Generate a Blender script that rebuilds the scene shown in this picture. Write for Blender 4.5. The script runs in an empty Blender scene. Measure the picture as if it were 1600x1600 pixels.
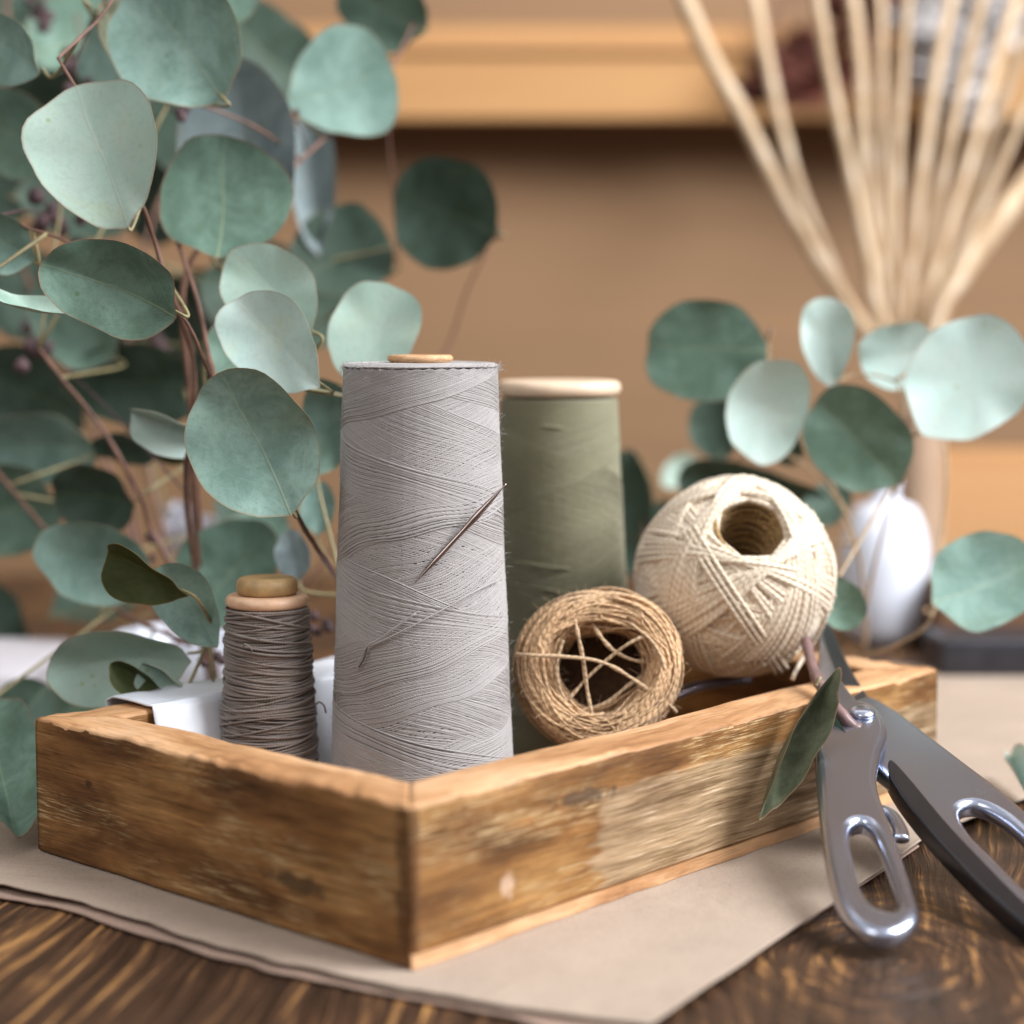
import bpy, bmesh, math, random
import numpy as np
from mathutils import Vector, Matrix
random.seed(7)
RNG = np.random.default_rng(11)
S = bpy.context.scene
COL = S.collection
PI = math.pi

# ------------------------------------------------------------------ camera
H = 0.215                      # eye height above the table
F = 3000.0                     # focal length in photo pixels (photo is 1600 px wide)
TILT = math.atan(300.0 / F)
cam_d = bpy.data.cameras.new('camera')
cam = bpy.data.objects.new('camera', cam_d)
COL.objects.link(cam)
cam.location = (0, 0, H)
cam.rotation_euler = (PI / 2 - TILT, 0, 0)
cam_d.sensor_width = 36
cam_d.lens = 36 * F / 1600
cam_d.clip_start = 0.05
cam_d.clip_end = 60
cam_d.dof.use_dof = True
cam_d.dof.focus_distance = 0.757
cam_d.dof.aperture_fstop = 4.1
cam_d.dof.aperture_blades = 0
S.camera = cam

# ------------------------------------------------------------------ world and lamps
W = bpy.data.worlds.new('World')
S.world = W
W.use_nodes = True
_bg = W.node_tree.nodes['Background']
_wt = W.node_tree
_c = _wt.nodes.new('ShaderNodeTexCoord')
_s = _wt.nodes.new('ShaderNodeSeparateXYZ')
_n = _wt.nodes.new('ShaderNodeTexNoise')
_n.inputs['Scale'].default_value = 1.6
_n.inputs['Detail'].default_value = 2.0
_ma = _wt.nodes.new('ShaderNodeMath')
_ma.operation = 'MULTIPLY_ADD'
_r = _wt.nodes.new('ShaderNodeValToRGB')
_wt.links.new(_c.outputs['Generated'], _s.inputs[0])
_wt.links.new(_c.outputs['Generated'], _n.inputs['Vector'])
_wt.links.new(_s.outputs[2], _ma.inputs[0])
_ma.inputs[1].default_value = 0.42
_wt.links.new(_n.outputs[0], _ma.inputs[2])
_wt.links.new(_ma.outputs[0], _r.inputs[0])
_e = _r.color_ramp.elements
_e[0].position = 0.30
_e[0].color = (0.075, 0.065, 0.06, 1)
_e[1].position = 0.85
_e[1].color = (1.35, 1.36, 1.42, 1)
_m = _e.new(0.52)
_m.color = (0.60, 0.58, 0.58, 1)
_wt.links.new(_r.outputs[0], _bg.inputs['Color'])
_bg.inputs['Strength'].default_value = 0.50


def area_lamp(name, loc, target, size, power, color):
    d = bpy.data.lights.new(name, 'AREA')
    d.shape = 'RECTANGLE'
    d.size, d.size_y = size
    d.energy = power
    d.color = color
    o = bpy.data.objects.new(name, d)
    COL.objects.link(o)
    o.location = loc
    o.rotation_euler = (Vector(target) - Vector(loc)).to_track_quat('-Z', 'Y').to_euler()
    return o


area_lamp('window_light', (1.3, 0.40, 1.15), (0.0, 0.85, 0.05), (0.9, 1.1), 68, (0.95, 0.97, 1.0))
area_lamp('room_fill', (-0.75, -0.35, 1.25), (-0.25, 0.9, 0.25), (1.0, 0.8), 9, (1.0, 0.96, 0.91))  # added soft fill from the front left, lifts the leaves
area_lamp('shelf_fill', (0.25, 1.15, 0.95), (0.15, 2.2, 0.30), (1.2, 0.5), 5.5, (1.0, 0.95, 0.88))  # added fill lamp, brightens the wall and shelf from in front

S.view_settings.view_transform = 'Standard'
S.view_settings.look = 'None'
S.view_settings.exposure = 0.0
S.view_settings.gamma = 1.0
S.view_settings.use_curve_mapping = False
S.render.engine = 'CYCLES'
S.cycles.use_denoising = True
S.cycles.max_bounces = 6

# ------------------------------------------------------------------ projecting helpers
_f = np.array([0, math.cos(TILT), -math.sin(TILT)])
_u = np.array([0, math.sin(TILT), math.cos(TILT)])
CAMP = np.array([0, 0, H])


def ray(px, py):
    return _f + np.array([1.0, 0, 0]) * (px - 800) / F + _u * (800 - py) / F


def at(px, py, D):
    r = ray(px, py)
    return CAMP + r * (D / r[1])


def ground(px, py, z=0.0):
    r = ray(px, py)
    return CAMP + r * ((z - H) / r[2])


def on_plane(px, py, p0, n):
    r = ray(px, py)
    return CAMP + r * (np.dot(p0 - CAMP, n) / np.dot(r, n))


def unit(v):
    v = np.asarray(v, float)
    return v / np.linalg.norm(v)


def snoise(n, period, seed=0, amp=1.0):
    """smooth random sequence of n samples that changes over about `period` samples"""
    r = np.random.default_rng(seed)
    k = max(4, int(n / period) + 3)
    kn = r.uniform(-1, 1, k)
    x = np.linspace(0, k - 1.001, n)
    i = x.astype(int)
    f = x - i
    f = f * f * (3 - 2 * f)
    return amp * (kn[i] * (1 - f) + kn[np.minimum(i + 1, k - 1)] * f)


def crom(pts, n=10):
    """smooth curve through points"""
    P = np.array(pts, float)
    P = np.vstack([2 * P[0] - P[1], P, 2 * P[-1] - P[-2]])
    out = []
    for i in range(1, len(P) - 2):
        for k in range(n):
            t = k / n
            out.append(0.5 * ((2 * P[i]) + (-P[i - 1] + P[i + 1]) * t + (2 * P[i - 1] - 5 * P[i] + 4 * P[i + 1] - P[i + 2]) * t * t
                              + (-P[i - 1] + 3 * P[i] - 3 * P[i + 1] + P[i + 2]) * t ** 3))
    out.append(P[-2])
    return np.array(out)


# ------------------------------------------------------------------ mesh helpers
class MB:
    """collects vertices and faces, builds one mesh object"""

    def __init__(self):
        self.v, self.f, self.uv, self.n = [], [], [], 0

    def add(self, v, f, uv=None):
        v = np.asarray(v, float)
        self.v.append(v)
        for q in f:
            self.f.append(tuple(int(i) + self.n for i in q))
        if uv is None:
            for q in f:
                self.uv.extend([(0.0, 0.0)] * len(q))
        else:
            self.uv.extend(uv)
        self.n += len(v)
        return self

    def tube(self, pts, r, sides=6, nrm=None, caps=True, ell=1.0):
        """sweep a circle along pts; nrm gives the outward reference direction per point"""
        P = np.asarray(pts, float)
        n = len(P)
        T = np.gradient(P, axis=0)
        T /= np.linalg.norm(T, axis=1)[:, None] + 1e-12
        if nrm is None:
            N = np.zeros_like(P)
            a = np.array([0, 0, 1.0]) if abs(T[0][2]) < 0.9 else np.array([1.0, 0, 0])
            c = a - T[0] * np.dot(a, T[0])
            N[0] = c / np.linalg.norm(c)
            for i in range(1, n):
                c = N[i - 1] - T[i] * np.dot(N[i - 1], T[i])
                N[i] = c / (np.linalg.norm(c) + 1e-12)
        else:
            N = nrm - T * np.sum(nrm * T, axis=1)[:, None]
            N /= np.linalg.norm(N, axis=1)[:, None] + 1e-12
        B = np.cross(T, N)
        R = np.broadcast_to(np.asarray(r, float), (n,))
        a = np.arange(sides) * 2 * PI / sides
        V = P[:, None, :] + R[:, None, None] * (np.cos(a)[None, :, None] * N[:, None, :] * ell + np.sin(a)[None, :, None] * B[:, None, :])
        V = V.reshape(-1, 3)
        i = np.arange(n - 1)[:, None]
        j = np.arange(sides)[None, :]
        j2 = (j + 1) % sides
        q = np.stack([i * sides + j, i * sides + j2, (i + 1) * sides + j2, (i + 1) * sides + j], axis=-1).reshape(-1, 4)
        L = np.concatenate([[0], np.cumsum(np.linalg.norm(np.diff(P, axis=0), axis=1))]) * 100
        ui = np.broadcast_to(L[:-1, None], (n - 1, sides)).ravel()
        uj = np.broadcast_to(L[1:, None], (n - 1, sides)).ravel()
        v0 = np.broadcast_to(j / sides, (n - 1, sides)).ravel()
        v1 = np.broadcast_to((j + 1) / sides, (n - 1, sides)).ravel()
        uv = np.stack([np.stack([ui, v0], -1), np.stack([ui, v1], -1), np.stack([uj, v1], -1), np.stack([uj, v0], -1)], axis=1).reshape(-1, 2)
        fs = q.tolist()
        uvl = uv.tolist()
        if caps:
            fs.append(list(range(sides))[::-1])
            fs.append([(n - 1) * sides + k for k in range(sides)])
            uvl += [(0.0, 0.0)] * sides + [(L[-1], 0.0)] * sides
        return self.add(V, fs, uvl)

    def lathe(self, prof, seg=64, center=(0, 0, 0), closed=False, wob=None):
        prof = np.asarray(prof, float)
        m = len(prof)
        a = np.arange(seg) * 2 * PI / seg
        V = np.zeros((m, seg, 3))
        rr = prof[:, 0][:, None] * np.ones(seg)[None]
        if wob is not None:
            rr = rr * (1 + wob(a[None, :], prof[:, 1][:, None]))
        V[:, :, 0] = rr * np.cos(a)
        V[:, :, 1] = rr * np.sin(a)
        V[:, :, 2] = prof[:, 1][:, None]
        V += np.array(center)
        fs, uv = [], []
        for i in range(m - 1 + (1 if closed else 0)):
            i2 = (i + 1) % m
            for j in range(seg):
                j2 = (j + 1) % seg
                fs.append((i * seg + j, i * seg + j2, i2 * seg + j2, i2 * seg + j))
                uv += [(j / seg, i / m), ((j + 1) / seg, i / m), ((j + 1) / seg, (i + 1) / m), (j / seg, (i + 1) / m)]
        if not closed:
            fs.append(tuple(range(seg))[::-1])
            fs.append(tuple((m - 1) * seg + k for k in range(seg)))
            uv += [(0, 0)] * (2 * seg)
        return self.add(V.reshape(-1, 3), fs, uv)

    def grid(self, V, uv=None):
        """V (a,b,3) grid of points"""
        a, b = V.shape[:2]
        fs, uvl = [], []
        for i in range(a - 1):
            for j in range(b - 1):
                fs.append((i * b + j, (i + 1) * b + j, (i + 1) * b + j + 1, i * b + j + 1))
                uvl += [(i / (a - 1), j / (b - 1)), ((i + 1) / (a - 1), j / (b - 1)), ((i + 1) / (a - 1), (j + 1) / (b - 1)), (i / (a - 1), (j + 1) / (b - 1))]
        return self.add(V.reshape(-1, 3), fs, uvl)

    def build(self, name, mat=None, parent=None, smooth=True, origin=None):
        V = np.concatenate(self.v)
        if origin is not None:
            V = V - np.array(origin)
        me = bpy.data.meshes.new(name)
        me.from_pydata(V.tolist(), [], self.f)
        uvl = me.uv_layers.new(name='UVMap')
        uvl.data.foreach_set('uv', np.asarray(self.uv, dtype=np.float32).ravel())
        if smooth:
            me.polygons.foreach_set('use_smooth', [True] * len(me.polygons))
        me.update()
        if mat:
            me.materials.append(mat)
        o = bpy.data.objects.new(name, me)
        COL.objects.link(o)
        if origin is not None:
            o.location = origin
        if parent is not None:
            o.parent = parent
        return o


def rel(parent, o):
    """keep world place when parenting to an empty that is only translated / rotated"""
    o.parent = parent
    o.matrix_parent_inverse = parent_matrix(parent).inverted()
    return o


def parent_matrix(p):
    m = Matrix.LocRotScale(p.location, p.rotation_euler, p.scale)
    if p.parent:
        m = parent_matrix(p.parent) @ p.matrix_parent_inverse @ m
    return m


def thing(name, label, cat, loc=(0, 0, 0), group=None, rot=None):
    o = bpy.data.objects.new(name, None)
    o.empty_display_size = 0.02
    COL.objects.link(o)
    o.location = tuple(float(c) for c in loc)
    if rot is not None:
        o.rotation_euler = rot
    return tag(o, label, cat, group)


def tag(o, label=None, cat=None, group=None, kind=None):
    if label: o['label'] = label
    if cat: o['category'] = cat
    if group: o['group'] = group
    if kind: o['kind'] = kind
    return o


def part(mb, name, mat, parent, smooth=True):
    """world-space mesh as a child of parent"""
    o = mb.build(name, mat, None, smooth)
    return rel(parent, o)


def rbox(x0, x1, y0, y1, z0, z1, r=0.002, nx=1, ny=1, nz=1):
    """box mesh with rounded edges (bmesh), returns (verts, faces)"""
    bm = bmesh.new()
    bmesh.ops.create_cube(bm, size=1)
    for v in bm.verts:
        v.co = Vector(((x0 + x1) / 2 + v.co.x * (x1 - x0), (y0 + y1) / 2 + v.co.y * (y1 - y0), (z0 + z1) / 2 + v.co.z * (z1 - z0)))
    if r:
        bmesh.ops.bevel(bm, geom=bm.edges[:], offset=r, segments=3, profile=0.6, affect='EDGES')
    V = np.array([v.co[:] for v in bm.verts])
    Fc = [[v.index for v in f.verts] for f in bm.faces]
    bm.free()
    return V, Fc


def add_box(mb, *a, **k):
    V, Fc = rbox(*a, **k)
    return mb.add(V, Fc)


# ------------------------------------------------------------------ materials
class NT:
    def __init__(self, name):
        self.m = bpy.data.materials.new(name)
        self.m.use_nodes = True
        self.t = self.m.node_tree
        self.b = self.t.nodes['Principled BSDF']

    def n(self, typ, ins=None, **props):
        nd = self.t.nodes.new(typ)
        for k, v in props.items():
            setattr(nd, k, v)
        for k, v in (ins or {}).items():
            self.set(nd, k, v)
        return nd

    def set(self, nd, k, v):
        s = nd.inputs[k]
        if isinstance(v, bpy.types.NodeSocket):
            self.t.links.new(v, s)
        elif isinstance(v, bpy.types.Node):
            self.t.links.new(v.outputs[0], s)
        else:
            if isinstance(v, (tuple, list)) and len(v) == 3 and s.type == 'RGBA':
                v = (*v, 1)
            s.default_value = v

    def coord(self, which='Object', scale=(1, 1, 1), rot=(0, 0, 0), loc=(0, 0, 0)):
        c = self.n('ShaderNodeTexCoord')
        return self.n('ShaderNodeMapping', {0: c.outputs[which], 'Scale': scale, 'Rotation': rot, 'Location': loc}).outputs[0]

    def map(self, vec, scale=(1, 1, 1), rot=(0, 0, 0), loc=(0, 0, 0)):
        return self.n('ShaderNodeMapping', {0: vec, 'Scale': scale, 'Rotation': rot, 'Location': loc}).outputs[0]

    def noise(self, vec, scale=5, detail=3, rough=0.5, dist=0.0):
        return self.n('ShaderNodeTexNoise', {'Vector': vec, 'Scale': scale, 'Detail': detail, 'Roughness': rough, 'Distortion': dist}).outputs[0]

    def ramp(self, fac, stops, interp='LINEAR'):
        r = self.n('ShaderNodeValToRGB', {0: fac})
        r.color_ramp.interpolation = interp
        e = r.color_ramp.elements
        while len(e) < len(stops):
            e.new(0.5)
        for i, (p, c) in enumerate(stops):
            e[i].position = p
            e[i].color = (*c, 1) if isinstance(c, (tuple, list)) else (c, c, c, 1)
        return r.outputs[0]

    def mix(self, fac, a, b, blend='MIX'):
        m = self.n('ShaderNodeMix', data_type='RGBA', blend_type=blend)
        self.set(m, 0, fac)
        self.set(m, 6, a)
        self.set(m, 7, b)
        return m.outputs[2]

    def math(self, op, a, b=0.0, c=None, clamp=False):
        m = self.n('ShaderNodeMath', operation=op, use_clamp=clamp)
        self.set(m, 0, a)
        self.set(m, 1, b)
        if c is not None:
            self.set(m, 2, c)
        return m.outputs[0]

    def sep(self, vec):
        return self.n('ShaderNodeSeparateXYZ', {0: vec}).outputs

    def bump(self, h, strength=0.5, dist=0.001, normal=None):
        b = self.n('ShaderNodeBump', {'Height': h, 'Strength': strength, 'Distance': dist})
        if normal is not None:
            self.set(b, 'Normal', normal)
        return b.outputs[0]

    def out(self, color=None, rough=None, metal=None, normal=None, **kw):
        for k, v in (('Base Color', color), ('Roughness', rough), ('Metallic', metal), ('Normal', normal)):
            if v is not None:
                self.set(self.b, k, v)
        for k, v in kw.items():
            self.set(self.b, k.replace('_', ' '), v)
        return self.m


def mat_wood_board(name, seed, pale=None, tone=1.0, stain=None):
    """weathered board; local X is the grain, Z up; pale=(x0,x1): scraped lighter stretch along the board"""
    N = NT(name)
    c = N.coord('Object', loc=(seed, seed * 0.37, seed * 0.71))
    raw = N.coord('Object')
    warp = N.noise(N.map(c, (8, 14, 14)), 1.0, 2)
    cw = N.n('ShaderNodeVectorMath', operation='MULTIPLY_ADD')
    N.set(cw, 0, N.n('ShaderNodeTexNoise', {'Vector': N.map(c, (14, 20, 20)), 'Scale': 1.0, 'Detail': 2.0}).outputs[1])
    N.set(cw, 1, (0.004, 0.003, 0.0045))
    N.set(cw, 2, c)
    cw = cw.outputs[0]
    big = N.noise(N.map(cw, (13, 38, 42)), 1.0, 5, 0.60, 0.35)
    mid = N.noise(N.map(cw, (14, 190, 210)), 1.0, 4, 0.62, 0.08)
    fine = N.noise(N.map(cw, (40, 900, 1000)), 1.0, 3, 0.65)
    col = N.ramp(big, [(0.26, (0.065 * tone, 0.028 * tone, 0.010)), (0.40, (0.14 * tone, 0.062 * tone, 0.021)), (0.51, (0.235 * tone, 0.110 * tone, 0.037)), (0.63, (0.34 * tone, 0.178 * tone, 0.064)), (0.79, (0.46 * tone, 0.27 * tone, 0.115))])
    m2 = N.ramp(mid, [(0.32, (0.66, 0.62, 0.56)), (0.5, (0.97, 0.97, 0.97)), (0.68, (1.22, 1.20, 1.16))])
    col = N.mix(1.0, col, m2, 'MULTIPLY')
    f2 = N.ramp(fine, [(0.30, (0.50, 0.46, 0.42)), (0.44, (0.94, 0.94, 0.94)), (0.60, (1.0, 1.0, 1.0)), (0.74, (1.55, 1.5, 1.4))])
    col = N.mix(1.0, col, f2, 'MULTIPLY')
    # open pores and long cracks
    crk = N.noise(N.map(c, (9, 420, 460), loc=(5, 2, 9)), 1.0, 2, 0.5)
    crm = N.ramp(crk, [(0.70, 0.0), (0.73, 1.0)])
    col = N.mix(N.math('MULTIPLY', crm, 0.75), col, (0.030, 0.016, 0.009))
    # pale scuffs brushed along the grain
    scf = N.noise(N.map(c, (60, 1500, 1700), loc=(1, 8, 3)), 1.0, 3, 0.7)
    scz = N.noise(N.map(c, (18, 45, 45), loc=(8, 3, 3)), 1.0, 3, 0.6)
    scm = N.math('MULTIPLY', N.ramp(scf, [(0.52, 0.0), (0.62, 1.0)]), N.ramp(scz, [(0.47, 0.0), (0.60, 0.75)]))
    col = N.mix(scm, col, (0.58, 0.42, 0.22))
    s = N.sep(raw)
    if pale:
        edge = N.noise(N.map(c, (20, 260, 260)), 1.0, 3, 0.6)
        edge2 = N.noise(N.map(c, (30, 60, 60)), 1.0, 3, 0.6)
        x = N.math('ADD', s[0], N.math('MULTIPLY', N.math('SUBTRACT', N.math('ADD', edge, edge2), 1.0), 0.030))
        a = N.math('MULTIPLY', N.math('SUBTRACT', x, pale[0]), 160.0, clamp=True)
        b = N.math('MULTIPLY', N.math('SUBTRACT', pale[1], x), 30.0, clamp=True)
        # worn patch stays under the dark band along the top
        top = N.math('MULTIPLY', N.math('SUBTRACT', pale[2], N.math('ADD', s[2], N.math('MULTIPLY', edge2, 0.008))), 400.0, clamp=True)
        msk = N.math('MULTIPLY', N.math('MULTIPLY', a, b), top)
        pc = N.ramp(fine, [(0.25, (0.17, 0.11, 0.06)), (0.42, (0.34, 0.245, 0.15)), (0.6, (0.46, 0.35, 0.235)), (0.74, (0.76, 0.65, 0.52))])
        pc = N.mix(1.0, pc, N.ramp(mid, [(0.34, (0.30, 0.25, 0.19)), (0.5, (0.9, 0.86, 0.8)), (0.72, (1.35, 1.3, 1.25))]), 'MULTIPLY')
        col = N.mix(N.math('MULTIPLY', msk, N.ramp(big, [(0.3, 0.35), (0.5, 0.78)])), col, pc)
    # knots and dents
    kn = N.n('ShaderNodeTexVoronoi', {'Vector': N.map(c, (22, 60, 42)), 'Scale': 1.0}, feature='F1').outputs[0]
    kd = N.ramp(kn, [(0.05, 1.0), (0.13, 0.0)])
    kmask = N.ramp(N.noise(N.map(c, (30, 30, 30), loc=(3, 1, 7)), 1.0, 1), [(0.52, 0.0), (0.58, 1.0)])
    col = N.mix(N.math('MULTIPLY', N.math('MULTIPLY', kd, kmask), 0.8), col, (0.035, 0.018, 0.010))
    for (sx, sz, sr, sc) in (stain or []):
        dx = N.math('MULTIPLY', N.math('SUBTRACT', s[0], sx), 1.0 / sr[0])
        dz = N.math('MULTIPLY', N.math('SUBTRACT', s[2], sz), 1.0 / sr[1])
        d = N.math('ADD', N.math('SQRT', N.math('ADD', N.math('MULTIPLY', dx, dx), N.math('MULTIPLY', dz, dz))), N.math('MULTIPLY', N.math('SUBTRACT', N.noise(N.map(c, (150, 150, 150)), 1.0, 6, 0.85), 0.5), 3.6))
        col = N.mix(N.ramp(d, [(0.55, 0.75), (1.05, 0.0)]), col, sc)
    h = N.math('ADD', N.math('MULTIPLY', mid, 0.9), N.math('MULTIPLY', fine, 0.55))
    h = N.math('SUBTRACT', h, N.math('ADD', N.math('MULTIPLY', N.math('MULTIPLY', kd, kmask), 0.8), N.math('MULTIPLY', crm, 0.9)))
    r = N.ramp(mid, [(0.3, 0.62), (0.7, 0.48)])
    return N.out(col, r, normal=N.bump(h, 0.6, 0.0010), Specular_IOR_Level=0.22)


def mat_wood_rim(name, seed):
    """bare, worn wood of the rims and the bottom strip"""
    N = NT(name)
    c = N.coord('Object', loc=(seed, seed * 0.37, seed * 0.71))
    big = N.noise(N.map(c, (14, 60, 60)), 1.0, 4, 0.6, 0.4)
    fine = N.noise(N.map(c, (40, 600, 600)), 1.0, 4, 0.7)
    col = N.ramp(big, [(0.28, (0.27, 0.125, 0.050)), (0.42, (0.42, 0.215, 0.095)), (0.56, (0.58, 0.335, 0.17)), (0.75, (0.66, 0.43, 0.26))])
    col = N.mix(1.0, col, N.ramp(fine, [(0.3, (0.62, 0.55, 0.48)), (0.5, (1, 1, 1)), (0.75, (1.12, 1.1, 1.08))]), 'MULTIPLY')
    return N.out(col, 0.55, normal=N.bump(N.math('ADD', fine, big), 0.5, 0.0008), Specular_IOR_Level=0.35)


def mat_steel(name, color, rough):
    N = NT(name)
    c = N.coord('Object')
    a = N.noise(N.map(c, (45, 45, 45)), 1.0, 2, 0.4)
    sc = N.noise(N.map(c, (260, 2600, 900), (0.3, 0.2, 0.9)), 1.0, 3, 0.6)
    col = N.mix(N.ramp(a, [(0.3, 0.0), (0.7, 1.0)]), tuple(x * 0.90 for x in color), color)
    r = N.math('ADD', N.math('MULTIPLY', N.ramp(a, [(0.2, 1.0), (0.8, 0.0)]), 0.05), rough)
    return N.out(col, r, 1.0, N.bump(sc, 0.05, 0.0002))


def mat_simple(name, color, rough=0.5, metal=0.0, var=0.12, scale=60, bump=0.15, bdist=0.0005, **kw):
    N = NT(name)
    c = N.coord('Object')
    n = N.noise(c, scale, 4, 0.6)
    lo = tuple(x * (1 - var) for x in color)
    hi = tuple(min(1, x * (1 + var)) for x in color)
    col = N.ramp(n, [(0.3, lo), (0.7, hi)])
    return N.out(col, rough, metal, N.bump(n, bump, bdist), **kw)


def mat_string(name, color, dark, twist=14.0, ply=2.0, rough=0.75, bump=0.6, fib=0.5, var=0.2):
    """twisted string: UV u = centimetres along, v = turn around"""
    N = NT(name)
    uv = N.coord('UV')
    s = N.sep(uv)
    ph = N.math('ADD', N.math('MULTIPLY', s[0], twist), N.math('MULTIPLY', s[1], ply))
    tw = N.math('ABSOLUTE', N.math('SINE', N.math('MULTIPLY', ph, PI)))
    fibn = N.noise(N.map(uv, (3.0, 14.0, 1)), 1.0, 3, 0.7)
    o = N.coord('Object')
    big = N.noise(o, 55, 3, 0.6)
    col = N.mix(N.ramp(big, [(0.3, 0.0), (0.7, 1.0)]), tuple(x * (1 - var) for x in color), tuple(min(1, x * (1 + var * 0.6)) for x in color))
    col = N.mix(N.math('MULTIPLY', N.math('SUBTRACT', 1.0, tw), 0.55), col, dark)
    col = N.mix(N.math('MULTIPLY', N.ramp(fibn, [(0.35, 1.0), (0.6, 0.0)]), fib), col, dark)
    h = N.math('ADD', tw, N.math('MULTIPLY', fibn, 0.8))
    N.out(col, rough, normal=N.bump(h, bump, 0.0004), Specular_IOR_Level=0.3)
    N.b.inputs['Sheen Weight'].default_value = 0.25
    N.b.inputs['Sheen Roughness'].default_value = 0.5
    return N.m


def mat_leaf(name, top, mott, vein, edge, trans=0.12):
    N = NT(name)
    uv = N.coord('UV')
    s = N.sep(uv)
    o = N.coord('Object')
    oi = N.n('ShaderNodeObjectInfo').outputs['Random']
    off = N.n('ShaderNodeVectorMath', {0: o}, operation='ADD')
    comb = N.n('ShaderNodeCombineXYZ', {0: N.math('MULTIPLY', oi, 9.0), 1: N.math('MULTIPLY', oi, 5.0)})
    N.set(off, 1, comb)
    n1 = N.noise(off.outputs[0], 48, 5, 0.7, 0.6)
    n2 = N.noise(off.outputs[0], 420, 3, 0.7)
    col = N.mix(N.ramp(n1, [(0.38, 0.0), (0.62, 1.0)]), tuple(x * 0.92 for x in top), tuple(min(1, x * 1.05) for x in mott))
    bl = N.noise(off.outputs[0], 26, 3, 0.6, 1.0)
    col = N.mix(N.ramp(bl, [(0.56, 0.0), (0.72, 0.6)]), col, (top[0] * 0.95, top[1] * 0.86, top[2] * 0.66))
    col = N.mix(N.math('MULTIPLY', N.ramp(n2, [(0.5, 0.0), (0.75, 1.0)]), 0.4), col, tuple(x * 0.62 for x in top))
    # small blemishes
    sp = N.n('ShaderNodeTexVoronoi', {'Vector': off.outputs[0], 'Scale': 95.0}).outputs[0]
    spm = N.math('MULTIPLY', N.ramp(sp, [(0.06, 1.0), (0.13, 0.0)]), N.ramp(N.noise(off.outputs[0], 60, 1), [(0.56, 0.0), (0.6, 0.7)]))
    col = N.mix(spm, col, tuple(a * b for a, b in zip(top, (0.62, 0.62, 0.30))))
    # midrib and side veins
    wv = N.math('MULTIPLY', N.math('SUBTRACT', N.noise(N.map(uv, (3, 3, 3)), 1.0, 1), 0.5), 0.04)
    v = N.math('ABSOLUTE', N.math('ADD', N.math('SUBTRACT', s[1], 0.5), wv))
    mid = N.ramp(v, [(0.004, 1.0), (0.012, 0.0)])
    br = N.math('SUBTRACT', N.math('MULTIPLY', s[0], 8.0), N.math('MULTIPLY', v, 9.0))
    fr = N.math('ABSOLUTE', N.math('SUBTRACT', N.math('FRACT', N.math('ADD', br, N.math('MULTIPLY', wv, 12.0))), 0.5))
    side = N.math('MULTIPLY', N.ramp(fr, [(0.0, 1.0), (0.05, 0.0)]), 0.28)
    fade = N.math('SUBTRACT', 1.0, N.math('MULTIPLY', s[0], 0.75))
    vm = N.math('MULTIPLY', N.math('MAXIMUM', N.math('MULTIPLY', mid, 0.8), side), fade)
    col = N.mix(vm, col, vein)
    # reddish brown margin; the distance from the centre in UV is 0.5 at the margin
    dx = N.math('SUBTRACT', s[0], 0.5)
    dy = N.math('SUBTRACT', s[1], 0.5)
    d = N.math('SQRT', N.math('ADD', N.math('MULTIPLY', dx, dx), N.math('MULTIPLY', dy, dy)))
    col = N.mix(N.math('MULTIPLY', N.ramp(d, [(0.484, 0.0), (0.497, 1.0)]), 0.75), col, edge)
    N.out(col, N.ramp(n1, [(0.3, 0.62), (0.7, 0.5)]), normal=N.bump(N.math('ADD', N.math('MULTIPLY', vm, -0.5), N.math('MULTIPLY', n2, 0.35)), 0.5, 0.0005), Specular_IOR_Level=0.22)
    tr = N.n('ShaderNodeBsdfTranslucent', {0: N.mix(0.5, col, (0.30, 0.45, 0.20))})
    mx = N.n('ShaderNodeMixShader', {0: trans, 1: N.b.outputs[0], 2: tr.outputs[0]})
    N.t.links.new(mx.outputs[0], N.t.nodes['Material Output'].inputs[0])
    return N.m


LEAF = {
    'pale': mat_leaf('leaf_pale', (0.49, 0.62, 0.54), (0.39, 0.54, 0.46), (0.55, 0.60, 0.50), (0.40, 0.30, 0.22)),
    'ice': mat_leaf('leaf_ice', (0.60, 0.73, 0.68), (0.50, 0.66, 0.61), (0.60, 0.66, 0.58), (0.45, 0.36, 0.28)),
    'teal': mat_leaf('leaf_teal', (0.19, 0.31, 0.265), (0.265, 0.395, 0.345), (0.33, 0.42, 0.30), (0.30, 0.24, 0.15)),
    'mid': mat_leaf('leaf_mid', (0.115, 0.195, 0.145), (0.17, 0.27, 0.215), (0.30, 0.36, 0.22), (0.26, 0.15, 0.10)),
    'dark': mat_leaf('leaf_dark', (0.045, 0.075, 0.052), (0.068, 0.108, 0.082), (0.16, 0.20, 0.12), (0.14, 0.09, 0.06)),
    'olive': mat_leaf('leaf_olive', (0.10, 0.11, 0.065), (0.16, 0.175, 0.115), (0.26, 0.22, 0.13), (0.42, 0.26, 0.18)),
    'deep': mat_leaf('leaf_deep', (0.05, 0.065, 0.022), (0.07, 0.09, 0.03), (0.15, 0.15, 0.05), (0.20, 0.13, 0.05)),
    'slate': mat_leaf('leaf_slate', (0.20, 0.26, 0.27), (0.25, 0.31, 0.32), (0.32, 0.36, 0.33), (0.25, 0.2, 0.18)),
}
M_STEM_RED = mat_simple('stem_red', (0.17, 0.085, 0.06), 0.5, var=0.35, scale=90, bump=0.4)
M_STEM_GREEN = mat_simple('stem_green', (0.26, 0.22, 0.11), 0.5, var=0.35, scale=90, bump=0.3)
M_STEM_TAN = mat_simple('stem_tan', (0.42, 0.30, 0.18), 0.55, var=0.25, scale=90, bump=0.3)
M_BUD = mat_simple('bud_purple', (0.075, 0.04, 0.045), 0.6, var=0.5, scale=150, bump=0.5)

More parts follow.
